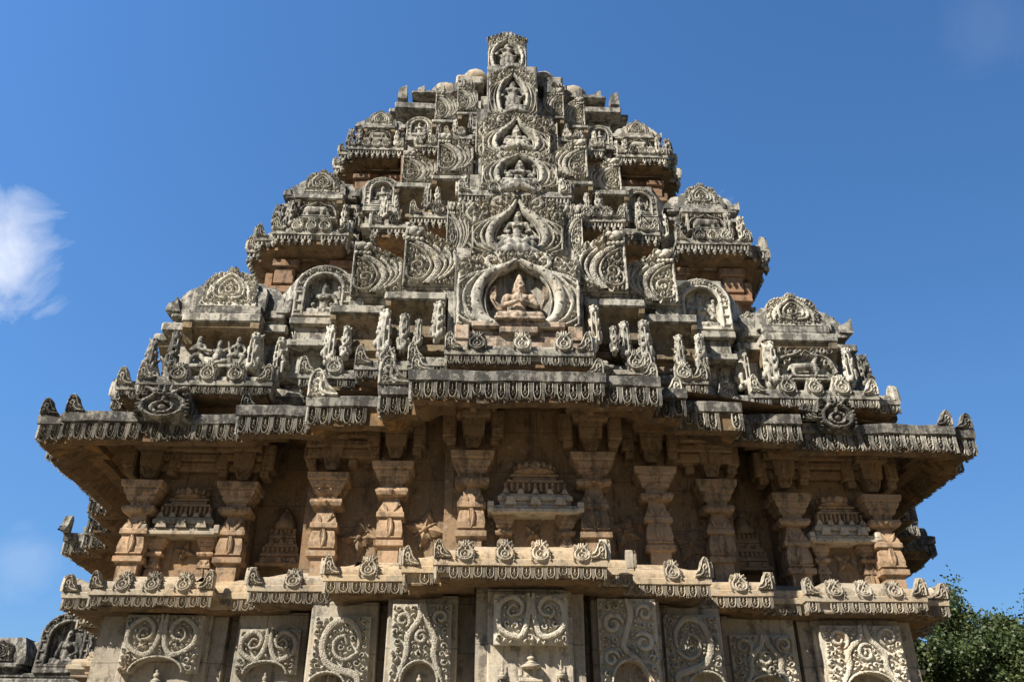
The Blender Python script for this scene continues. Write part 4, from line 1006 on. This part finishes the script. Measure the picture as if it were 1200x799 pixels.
# corner shrines (the small square towers on the corners of each tier)
def kuta(s, c, y, k, zf, zs, zd, zt, med_row, frieze_kind, side_mask):
    """c axis, y front plane, k size factor, zf frieze foot, zs top slab, zd dome foot, zt dome top"""
    a = s*c; D = 1.3*k
    mb = MB()
    mb.box(a-.44*k*1., a+.44*k, y-.03, y+D, zs, zs+.11*k, .015)                       # front slab
    mb.box(a-.72*k if s < 0 else a-.68*k, a+.68*k if s < 0 else a+.72*k, y+.14, y+D, zs-.03*k, zs+.075*k, .015)
    mb.box(a-.86*k, a+.86*k, y+.34, y+D, zs-.05*k, zs+.05*k, .015)
    cm = MB()
    def con(x0, x1, yy, z, q=1.):
        cm.wedge(x0, x1, [(yy, z), (yy+.02*k, z-.05*k), (yy+.07*k, z-.09*k), (yy+.20*k*q, z-.15*k), (yy+.24*k*q, z-.24*k), (yy+.26*k*q, z-.5*k), (yy+.6*k, z-.5*k), (yy+.6*k, z)])
    con(a-.40*k, a+.40*k, y, zs-.002, 1.); con(a-.64*k, a-.405*k, y+.17, zs-.032*k); con(a+.405*k, a+.64*k, y+.17, zs-.032*k); con(a-.80*k, a-.645*k, y+.37, zs-.052*k); con(a+.645*k, a+.80*k, y+.37, zs-.052*k)
    for e in (-1, 1): cm.wedge(a+e*.37*k-.05*k, a+e*.37*k+.05*k, [(y-.015, zs-.003), (y-.01, zs-.07*k), (y+.06*k, zs-.12*k), (y+.11*k, zs-.22*k), (y+.3*k, zs-.22*k), (y+.3*k, zs-.003)])
    mb.box(a-.40*k, a+.40*k, y+.24*k, y+D*.9, zf-.1*k, zs-.16*k, .01); mb.box(a-.70*k, a+.70*k, y+.42*k, y+D*.9, zf-.1*k, zs-.18*k, .01)
    mb.box(a-.37*k, a+.37*k, y+.05, y+D*.9, zs+.11*k, zs+.17*k, .01)
    mb.box(a-.62*k, a+.62*k, y+.2, y+D*.9, zs+.075*k, zs+.16*k, .01)
    o = put('corner_shrine', mb.data('corner_shrine', G, False, .016, 2.7), temple); put('console', cm.data('console', M['ochre'], False, .01, 2.7), o)
    # roof: flattened bell with a projecting front facet and eared corners
    mb = MB(); H = zt-zd; cyy = y+D*.55
    prof = [(0, 1.0), (.10, 1.04), (.22, 1.02), (.45, .96), (.65, .86), (.82, .70), (.94, .50), (1., .25)]
    sweepable = [(zd+H*t, .60*k*r) for t, r in prof]
    mb.lathe_sq(a, cyy, [(z, h) for z, h in sweepable], .9)
    mb.lathe_sq(a, cyy-.10*k, [(zd+H*(t*.98), .42*k*min(1.02, r*1.04)) for t, r in prof], 1.25)
    for e in (-1, 1):
        mb.lathe_sq(a+e*.22*k, cyy, [(zd+H*(t*.93), .36*k*min(1, r*1.05)) for t, r in prof], 1.1)
    mb.box(a-.64*k, a+.64*k, cyy-.58*k, cyy+.6*k, zd-.07*k, zd+.04*k, .012); mb.box(a-.40*k, a+.40*k, cyy-.66*k, cyy+.6*k, zd-.06*k, zd+.05*k, .012)
    for e in (-1, 1):
        mb.outline([(a+e*.62*k-.08*k, zd), (a+e*.62*k+.08*k, zd), (a+e*.66*k+.05*k, zd+.2*k), (a+e*.62*k, zd+.13*k), (a+e*.62*k-.07*k, zd+.09*k)], cyy-.6*k, cyy-.35*k)
    put('roof', mb.data('roof', M['slab'] if s < 0 else G, True, .025, 3.2), o)
    put('crest', crest_g[rng.randint(0, 2)], o, (a, cyy-.645*k, zd+.05*k), (.62*k, .35*k, H*1.12))
    if side_mask:
        put('crest', crest_g[0], o, (a-s*.46*k, cyy-.45*k, zd+.06*k), (.26*k, .3*k, H*.75)); put('crest', crest_g[0], o, (a+s*.46*k, cyy-.45*k, zd+.06*k), (.26*k, .3*k, H*.75))
    # frieze under the slabs
    mb = MB()
    if frieze_kind == 'open':
        mb.box(a-.38*k, a+.38*k, y-.06, y+.3, zf-.045, zf, .01)
    else:
        fh = .38*k; fw = .36*k
        mb.box(a-fw, a+fw, y-.07, y+.3, zf-.03, zf, .008); mb.box(a-fw, a+fw, y+.06, y+.3, zf, zf+fh, .008)
        mb.box(a-fw, a-fw+.05*k, y-.03, y+.06, zf, zf+fh, .008)
        for e in (-1, 1):
            P = spline([(a+e*fw*.95, zf+fh*.25), (a+e*fw*.75, zf+fh*.7), (a+e*fw*.3, zf+fh*.85), (a+e*.02, zf+fh*.98)], 5); mb.ribbon(P, .022*k, .09, y+.06, 6)
            for q in range(5): curl(mb, a+e*fw*(.9-.19*q), zf+fh*(.45+.12*q if q < 3 else .8+.03*q), .055*k, q, e, .08, y+.06)
            for q in range(3): curl(mb, a+e*fw*(.85-.22*q), zf+fh*.99, .05*k, q, -e, .08, y+.06)
    put('frieze', mb.data('frieze', G, True), o)
    return o
kuta(-1, 3.26, 1.26, 1., 5.99, 6.54, 6.76, 7.34, 0, 'open', False)
kuta(1, 3.25, 1.26, 1., 5.94, 6.42, 6.64, 7.10, 0, 'panel', True)
kuta(-1, 2.57, 2.02, .74, 8.60, 8.93, 9.08, 9.50, 1, 'panel', False)
kuta(1, 2.61, 2.02, .74, 8.54, 8.84, 8.99, 9.42, 1, 'panel', False)
kuta(-1, 1.98, 2.68, .56, 10.62, 10.85, 10.96, 11.28, 1, 'panel', False)
kuta(1, 1.97, 2.70, .56, 10.58, 10.80, 10.92, 11.26, 1, 'panel', False)

# ---------------- spine of stacked niches on the front
mb = MB()
mb.box(-.66, .70, .62, 3, 5.5, 7.05); mb.box(-.60, .66, .98, 3, 7.0, 8.12); mb.box(-.45, .55, 1.40, 3, 8.0, 9.2); mb.box(-.44, .52, 1.70, 3.5, 9.1, 10.12); mb.box(-.40, .46, 2.14, 3.5, 10.0, 10.9); mb.box(-.36, .40, 2.18, 3.8, 10.2, 11.75); mb.box(-.33, .22, 2.66, 3.4, 11.6, 12.6)
put('spine_core', mb.data('spine_core', G, False, .01, 3), temple)
SP = [('omega', .02, .50, 6.10, 1.30, .96, 21, .062, .395, False, M['niche']), ('tear', .03, .84, 7.26, 1.06, .86, 22, .05, .29, True, G), ('omega', .08, 1.28, 8.58, .98, .62, 23, .045, .26, True, G),
      ('tear', .05, 1.55, 9.36, .92, .76, 24, .045, .26, True, G), ('omega', .02, 2.02, 10.54, .72, .96, 25, .036, .19, True, G), ('omega', -.05, 2.50, 11.96, .62, .82, 26, .035, .22, False, G)]
for kd, cx, y, z0, w, H, sd, rim, a, mask, mt in SP:
    mb = lib_arch_niche(w, H, sd, kd == 'tear', rim, False, a, .2 if sd == 21 else .12, .05)
    o = put('spine_niche', mb.data('spine_niche', CA, True), temple, (cx, y, z0))
def mask_blob(wd):
    # bulging lion mask seen from below: eyes, drooping lobes, snout
    b = Blob(); q = wd
    for e in (-1, 1):
        b.sph((e*.17*q, -.10*q, .16*q), .13*q); b.cap((e*.16*q, -.14*q, -.04*q), (e*.46*q, -.10*q, -.13*q), .15*q, .10*q)
        b.sph((e*.34*q, -.04*q, .14*q), .12*q); b.cap((e*.20*q, -.06*q, .30*q), (e*.42*q, -.02*q, .36*q), .07*q, .05*q)
        b.cap((e*.05*q, -.18*q, .02*q), (e*.06*q, -.08*q, .36*q), .05*q, .05*q)
        for i in range(4): b.sph((e*(.2+.09*i)*q, -.22*q+.03*i*q, (-.08-.02*i)*q), .045*q)
    b.sph((0, -.18*q, -.04*q), .13*q); b.sph((0, -.10*q, .36*q), .09*q); b.cap((0, .02*q, .1*q), (0, -.06*q, .1*q), .2*q); b.sph((0, -.16*q, -.22*q), .05*q)
    return b.data('lion_mask', G, max(.008, .026*q), 1)
for x, y, z, wd in ((.02, .72, 7.20, .50), (.03, .86, 8.22, .40), (.06, 1.32, 9.30, .34), (.05, 1.62, 10.22, .34), (.02, 2.06, 11.56, .26)):
    put('lion_mask', mask_blob(wd), temple, (x, y, z))
# flame top of the highest niche
mb = MB()
for e in (-1, 1):
    for i in range(4): curl(mb, e*(.09+.065*i), .02-.03*i, .055, PI/2, -e, .06)
for i in range(3): mb.box(-.085+.06*i, -.035+.06*i, -.05, .08, .0, .10, .01)
mb.box(-.12, .12, -.03, .1, -.05, .02, .01)
put('niche_crest', mb.data('niche_crest', G, True), temple, (-.05, 2.52, 12.76))
mb = MB(); mb.box(-.36, .26, 2.44, 3.1, 11.74, 11.97, .015); put('niche_base', mb.data('niche_base', G, False, .01, 3), temple)
# base of the big niche
mb = MB(); mb.box(-.46, .50, .43, .75, 6.06, 6.13, .012); mb.box(-.18, .22, .41, .75, 5.98, 6.055, .012); mb.box(-.63, -.48, .46, .75, 5.92, 6.10, .012); mb.box(.52, .68, .46, .75, 5.92, 6.10, .012); mb.box(-.5, .54, .5, .75, 5.9, 6.06, .012); mb.box(-.64, .70, .48, .75, 5.84, 5.95, .012)
put('niche_base', mb.data('niche_base', M['niche'], False, .01, 3), temple)
# scroll strips beside the niches
for x, w, y, z0, z1, v in [(-.50, .18, 1.66, 9.4, 10.05, 1), (.44, .18, 1.66, 9.4, 10.05, 0), (-.62, .22, .95, 7.3, 8.05, 0), (.46, .22, .95, 7.3, 8.05, 1)]:
    put('scroll_strip', strip_g[v], temple, (x, y, z0), (w, .14, (z1-z0)/4.))
for s in (-1, 1):
    sx = .26 if s < 0 else -.26
    put('arch_panel', half_g[2 if s < 0 else 3], temple, (s*.66-sx/2, .93, 7.30), (sx, .3, .76/1.4))
    

# ---------------- top courses
mb = MB()
def rough(x0, x1, y, z0, z1): mb.box(x0, x1, y, 7.4, z0, z1, .02)
for s in (-1, 1):
    def rs_(a, b, y, z0, z1, s=s): rough(min(s*a, s*b), max(s*a, s*b), y, z0, z1)
    rs_(1.1, 1.82, 2.98, 11.62, 11.76); rs_(1.05, 1.66, 3.2, 11.5, 11.62); rs_(1.05, 1.96, 3.22, 11.74, 11.85); rs_(1.0, 1.50, 3.15, 11.76, 11.93); rs_(.62, 1.58, 2.96, 11.93, 11.99); rs_(.62, 1.48, 3.02, 11.995, 12.08)
    rs_(.55, .92, 2.78, 11.78, 12.02); rs_(.42, .84, 2.80, 12.02, 12.20); rs_(.34, .70, 2.92, 12.20, 12.36); rs_(.80, 1.22, 3.05, 12.08, 12.24); rs_(.62, .98, 3.2, 12.24, 12.34)
    for x, h in ((1.72, .13), (1.44, .15), (1.12, .2)):
        mb.outline([(s*x-.07, 12.0 if x < 1.6 else 11.84), (s*x+.07, 12.0 if x < 1.6 else 11.84), (s*x+.055, 12.0+h), (s*x, 12.02+h*.6), (s*x-.06, 12.0+h*.5)], 3.0, 3.2)
rough(-.95, .95, 3.1, 11.7, 12.1)
o = put('top_course', mb.data('top_course', G, False, .03, 2.2), temple)
mb = MB()
for s in (-1, 1):
    mb.ball((s*1.05, 3.3, 12.16), .30, 12, 10, (.9, 1, .85)); mb.ball((s*.56, 3.05, 12.30), .22, 12, 10, (1, 1, .8)); mb.box(min(s*.5, s*.86), max(s*.5, s*.86), 2.86, 3.4, 12.08, 12.28, .03)
mb.ball((0, 4.6, 12.1), 1.0, 20, 12, (1.1, 1.1, .75))
put('cap_stone', mb.data('cap_stone', M['pale'], True, .04, 3), temple)
for s in (-1, 1):
    mb = MB(); mb.box(s*.72-.12, s*.72+.12, 2.74, 2.9, 11.80, 12.02, .01)
    curl(mb, s*.70, 11.95, .06, 0, s, .05, 2.74); curl(mb, s*.80, 11.93, .05, 0, -s, .05, 2.74)
    put('crest', mb.data('crest', G, True), temple)

# ---------------- free-standing sculptures
def statue(name, me, loc, sc, label, group=None, rot=0.):
    return tag(put(name, me, None, loc, sc, rot), label, 'statue', group or {'dancing_figure': 'three dancing figures in the frieze', 'ox_carving': 'carved animals on the corner shrines', 'deer_carving': 'carved animals on the corner shrines'}.get(name, 'statues in the tower niches'))
big = sc_seated(M['niche'], .0125, 1, .95)
st = statue('kneeling_statue', big, (.03, .52, 6.14), (.62, .56, .60), 'ochre statue with folded hands, crown and wings in the large bottom niche')
for e in (-1, 1):
    mb = MB()
    for i in range(5):
        P = spline([(e*.22, .30), (e*(.34+.03*i), .30+.05*i), (e*(.42+.015*i), .46+.06*i), (e*(.40+.0*i), .60+.045*i)], 5)
        mb.ribbon(P, .026, .05, .03, 6)
    put('wing', mb.data('wing', M['niche'], True), st)
statue('seated_statue', seat[1], (.03, .85, 7.40), (.48, .40, .52), 'pointed-crown statue in the teardrop niche just above the large bottom niche')
statue('seated_statue', seat[2], (.08, 1.27, 8.61), (.54, .40, .42), 'seated statue in the wide rounded niche, third niche up the tower front')
statue('seated_statue', seat[1], (.05, 1.54, 9.40), (.52, .38, .50), 'seated statue with one leg hanging in the fourth niche up the tower front')
statue('standing_statue', stand, (.02, 2.02, 10.58), (.85, .62, .66), 'small standing statue in the narrow niche just below the top niche')
statue('standing_statue', stand, (-.05, 2.5, 12.0), (.92, .72, .60), 'standing statue in the topmost niche that crowns the tower against the sky')
for s, w in ((-1, 'left'), (1, 'right')):
    statue('seated_statue', seat[2] if s < 0 else seat[0], (s*2.16, 1.30, 6.60-.04*s), (.47, .47, .54), 'crowned statue in the arched niche beside the lowest %s corner shrine' % w)
    statue('seated_statue', seat[0] if s < 0 else seat[2], (s*1.74, 2.06, 8.82-.04*s), (.33, .33, .42), 'small seated statue in the arched niche of the middle tier, %s of the central spine' % w)
    statue('seated_statue', seat[1], (s*1.38, 2.74, 10.72-.04*s), (.27, .27, .35), 'tiny seated statue in the arched niche of the top tier, %s of the central spine' % w)
dl = ['striding figure with a club at the outer end of the three-figure frieze', 'bent seated figure with one arm raised in the middle of the three-figure frieze', 'dancing figure with bent knees, nearest the tower spine in the three-figure frieze']
for i in range(3):
    statue('dancing_figure', sc_dancer(G, i), (-3.46+.21*i, 1.30, 5.99), (.30, .30, .36), dl[i])
deer = sc_animal(G, 'deer'); ox = sc_animal(G, 'ox')
statue('deer_carving', deer, (3.24, 1.24, 5.96), (.36, .36, .30), 'carved deer standing under scrollwork on the lowest right corner shrine')
statue('ox_carving', ox, (-2.57, 2.0, 8.615), (.32, .32, .34), 'carved lying animal under scrollwork on the middle left corner shrine')
statue('ox_carving', ox, (2.61, 2.0, 8.555), (.32, .32, .34), 'carved lying animal under scrollwork on the middle right corner shrine')
statue('ox_carving', ox, (-1.98, 2.66, 10.63), (.24, .24, .26), 'tiny carved animal on the uppermost left corner shrine')
statue('ox_carving', ox, (1.97, 2.68, 10.59), (.24, .24, .26), 'tiny carved animal on the uppermost right corner shrine')
CLOUDS = [((-.508, .71, .497), .135, .85), ((-.455, .858, .235), .07, .12), ((.49, .55, .675), .09, .03)]
# ---------------- neighbouring shrine, lower left
sh = tag(bpy.data.objects.new('side_shrine', None), 'dark weathered roof of a smaller stone shrine behind the lower left corner', 'shrine'); COL.objects.link(sh)
sh.location = (-8.15, 9.0, -.26)
mb = MB(); mb.box(-1.6, 1.9, .4, 3.5, 0, 3.6, .02); mb.box(-1.7, 2.0, .25, 3.6, 3.6, 3.72, .02); put('wall', mb.data('wall', SL, False, .02), sh)
mb = MB()
mb.box(-1.65, 1.9, .05, 3.4, 4.10, 4.20, .02); mb.box(-1.5, 1.8, .15, 3.3, 4.22, 4.30, .02); mb.box(-1.0, -.25, .05, 1.2, 4.38, 4.46, .02); mb.box(-.9, -.3, .15, 1.2, 4.30, 4.38, .01); mb.box(.0, .9, .1, 1.2, 4.30, 4.40, .01); mb.box(.85, 1.8, .1, 1.2, 4.5, 4.58, .01); mb.box(.8, 1.8, .3, 1.2, 4.3, 4.95, .02)
put('slab', mb.data('slab', SL, False, .02), sh)
mb = MB(); mb.lathe_sq(-.62, .55, [(4.46, .42), (4.56, .43), (4.72, .40), (4.86, .33), (4.92, .28), (4.93, .1)], .9); mb.lathe_sq(-.2, .75, [(4.46, .3), (4.6, .3), (4.8, .25), (4.9, .18)], .9)
put('roof', mb.data('roof', SL, True, .03, 3), sh)
cr = crest_g[0].copy(); cr.materials[0] = SL; put('crest', cr, sh, (-.66, .16, 4.52), (.5, .3, .42))
nn = rn[0].copy(); nn.materials[0] = SL; put('niche', nn, sh, (.48, .12, 4.40), (.95, .5, .85))
bm = beast_g[0].copy(); bm.materials[0] = SL
for x, z, h in ((1.05, 4.2, .42), (1.35, 4.22, .42), (-1.4, 3.75, .4), (-1.0, 3.72, .42), (-.55, 3.72, .4), (.95, 4.58, .36), (1.3, 4.58, .36), (-.75, 3.72, .4), (.1, 3.72, .36)): put('ledge_beast', bm, sh, (x, .12, z), (h*.8, h*.8, h), rng.uniform(-.4, .4))
mb = MB(); P = [(1.05*math.cos(t), .42*math.sin(t)) for t in np.linspace(0, PI, 16)]; mb.outline(P, -.2, .5); mb.ribbon(np.array(P), .05, .06, -.2, 6)
put('arch_roof', mb.data('arch_roof', G, True, .02, 3), sh, (.15, .2, 3.62))
ss = sc_seated(SL, .02, 0); tag(put('seated_statue', ss, None, (-8.15+.48, 9.24, 4.18), (.6, .6, .68)), 'dark seated statue in the arched niche of the small shrine at the lower left edge', 'statue')

# ---------------- tree
def tree(loc, H, R, seed, label, nleaf, sq=1.):
    rs = random.Random(seed); t = tag(bpy.data.objects.new('tree', None), label, 'tree'); COL.objects.link(t); t.location = loc
    mb = MB(); tips = []
    def limb(p, d, L, r, lev):
        n = 6; q = np.array(p, float); d = np.array(d, float); pts = [q.copy()]; rr = [r]
        for i in range(n):
            d = d+np.array([rs.gauss(0, .16), rs.gauss(0, .16), rs.gauss(.04, .10)]); d /= np.linalg.norm(d)
            q = q+d*L/n; pts.append(q.copy()); rr.append(r*(1-.55*(i+1)/n))
        m = 6; V = []; F = []
        for i, (pp, ra) in enumerate(zip(pts, rr)):
            for j in range(m):
                a = 2*PI*j/m; u = np.cross(d, [0, 0, 1.01]); u = u/(np.linalg.norm(u)+1e-6); w = np.cross(d, u)
                V.append(pp+ra*(u*math.cos(a)+w*math.sin(a)))
        for i in range(n):
            for j in range(m): F.append((i*m+j, i*m+(j+1) % m, i*m+m+(j+1) % m, i*m+m+j))
        mb.add(V, F)
        if lev >= 3:
            for k in range(3, n+1): tips.append(pts[k])
            return
        for k in range(5 if lev else 7):
            i = rs.randint(2, n) if lev else rs.randint(3, n)
            az = rs.uniform(0, 2*PI); el = rs.uniform(-.1, .9)
            dd = np.array([math.cos(az)*math.cos(el), math.sin(az)*math.cos(el), math.sin(el)])+d*.55; dd /= np.linalg.norm(dd)
            limb(pts[i], dd, L*rs.uniform(.48, .72), rr[i]*.6, lev+1)
    limb((0, 0, 0), (0, 0, 1), H*.5, H*.035, 0)
    put('trunk', mb.data('trunk', M['bark'], True), t)
    V = []; F = []
    tip = np.array(tips); rs2 = np.random.RandomState(seed)
    per = max(1, nleaf//len(tip))
    for c in tip:
        axis = rs2.randn(3); axis /= np.linalg.norm(axis)
        for _ in range(per):
            p = c+rs2.randn(3)*R*.024+axis*rs2.uniform(-1, 1)*R*.08
            a = rs2.randn(3); a[2] = a[2]*.5-.2; a /= np.linalg.norm(a); b = np.cross(a, rs2.randn(3)); b /= np.linalg.norm(b)+1e-6
            l = rs2.uniform(.05, .10); w = l*.42; k = len(V)
            V += [p-b*w*.2, p+a*l*.5+b*w, p+a*l, p+a*l*.5-b*w]; F.append((k, k+1, k+2, k+3))
    me = bpy.data.meshes.new('crown'); me.from_pydata([tuple(v) for v in V], [], F); me.materials.append(M['leaf'])
    put('crown', me, t)
    return t
tree((12.1, 13.5, 0), 7.1, 4.2, 5, 'leafy green tree standing behind the lower right corner of the temple', 80000)

# ---------------- ground
mb = MB(); n = 40
xs = np.concatenate([-np.geomspace(1500, 3, n//2), np.geomspace(3, 1500, n//2)])
V = [(x, y, 0) for y in xs for x in xs]; m = len(xs)
mb.add(V, [(j*m+i, j*m+i+1, (j+1)*m+i+1, (j+1)*m+i) for j in range(m-1) for i in range(m-1)])
tag(put('ground', mb.data('ground', M['earth'])), 'dry pale earth around the temple', None, None, 'structure')

# ---------------- camera
cam = bpy.data.cameras.new('camera'); co = bpy.data.objects.new('camera', cam); COL.objects.link(co)
cam.sensor_width = 36; cam.lens = 30.0; cam.clip_end = 5000
co.location = (-.32, -7.0, 1.6); co.rotation_euler = (math.radians(120), 0, math.radians(-2.08))
scene.camera = co

# ---------------- light
sun_dir = Vector((-.56, -.51, .62)).normalized()
el = math.asin(sun_dir.z); az = math.atan2(sun_dir.x, sun_dir.y)
su = bpy.data.lights.new('sun', 'SUN'); su.energy = 5.0; su.angle = math.radians(.5); su.color = (1., .935, .83)
so = bpy.data.objects.new('sun', su); COL.objects.link(so); so.rotation_euler = (-sun_dir).to_track_quat('-Z', 'Y').to_euler()
w = bpy.data.worlds.new('World'); scene.world = w; w.use_nodes = True; nt = w.node_tree
bg = nt.nodes['Background']; sky = nt.nodes.new('ShaderNodeTexSky'); sky.sky_type = 'NISHITA'; sky.sun_disc = False
sky.sun_elevation = el; sky.sun_rotation = az; sky.altitude = 900; sky.air_density = 1.0; sky.dust_density = .3; sky.ozone_density = 4.0
# a soft cloud low on the left and a few wisps, as part of the sky
tc = nt.nodes.new('ShaderNodeTexCoord'); vec = tc.outputs['Generated']
def cloud(center, rad, gain):
    d = nt.nodes.new('ShaderNodeVectorMath'); d.operation = 'DISTANCE'; nt.links.new(vec, d.inputs[0]); d.inputs[1].default_value = center
    f = nt.nodes.new('ShaderNodeMapRange'); f.inputs[1].default_value = rad; f.inputs[2].default_value = rad*.15; nt.links.new(d.outputs['Value'], f.inputs[0])
    n = noisen(nt, vec, 7., 10, .60, .9)
    s = mathn(nt, 'ADD', n, mathn(nt, 'MULTIPLY', mathn(nt, 'SUBTRACT', f.outputs[0], 1.), .55))
    return mathn(nt, 'MULTIPLY', ramp(nt, s, [(.18, (0, 0, 0)), (.52, (1, 1, 1))]), gain)
hs = nt.nodes.new('ShaderNodeHueSaturation'); hs.inputs['Saturation'].default_value = 1.16; nt.links.new(sky.outputs[0], hs.inputs['Color'])
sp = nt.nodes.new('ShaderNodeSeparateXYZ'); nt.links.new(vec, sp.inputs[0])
gz = ramp(nt, sp.outputs[2], [(.0, (.30,)*3), (.18, (.56,)*3), (.40, (.80,)*3), (.8, (1.06,)*3)])  # sky dimmed towards the horizon, which also cuts the low fill light
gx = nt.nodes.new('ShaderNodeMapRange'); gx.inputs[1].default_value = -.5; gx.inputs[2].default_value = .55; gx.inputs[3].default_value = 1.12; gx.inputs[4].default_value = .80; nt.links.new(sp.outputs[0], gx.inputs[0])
gy = nt.nodes.new('ShaderNodeMapRange'); gy.inputs[1].default_value = -.5; gy.inputs[2].default_value = .35; gy.inputs[3].default_value = .42; gy.inputs[4].default_value = 1.06; nt.links.new(sp.outputs[1], gy.inputs[0])  # unseen sky behind the camera dimmed to weaken fill on shaded stone
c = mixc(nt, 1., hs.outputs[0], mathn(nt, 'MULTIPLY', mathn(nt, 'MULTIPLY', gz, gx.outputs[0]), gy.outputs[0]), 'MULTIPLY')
for ctr, rad, g in CLOUDS:
    c = mixc(nt, cloud(ctr, rad, g), c, (4.6, 4.7, 5.0))
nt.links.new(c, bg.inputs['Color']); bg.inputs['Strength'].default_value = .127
vs = scene.view_settings; vs.view_transform = 'Standard'; vs.look = 'None'; vs.exposure = .92; vs.gamma = 1; vs.use_curve_mapping = False
scene.cycles.max_bounces = 6; scene.cycles.diffuse_bounces = 4
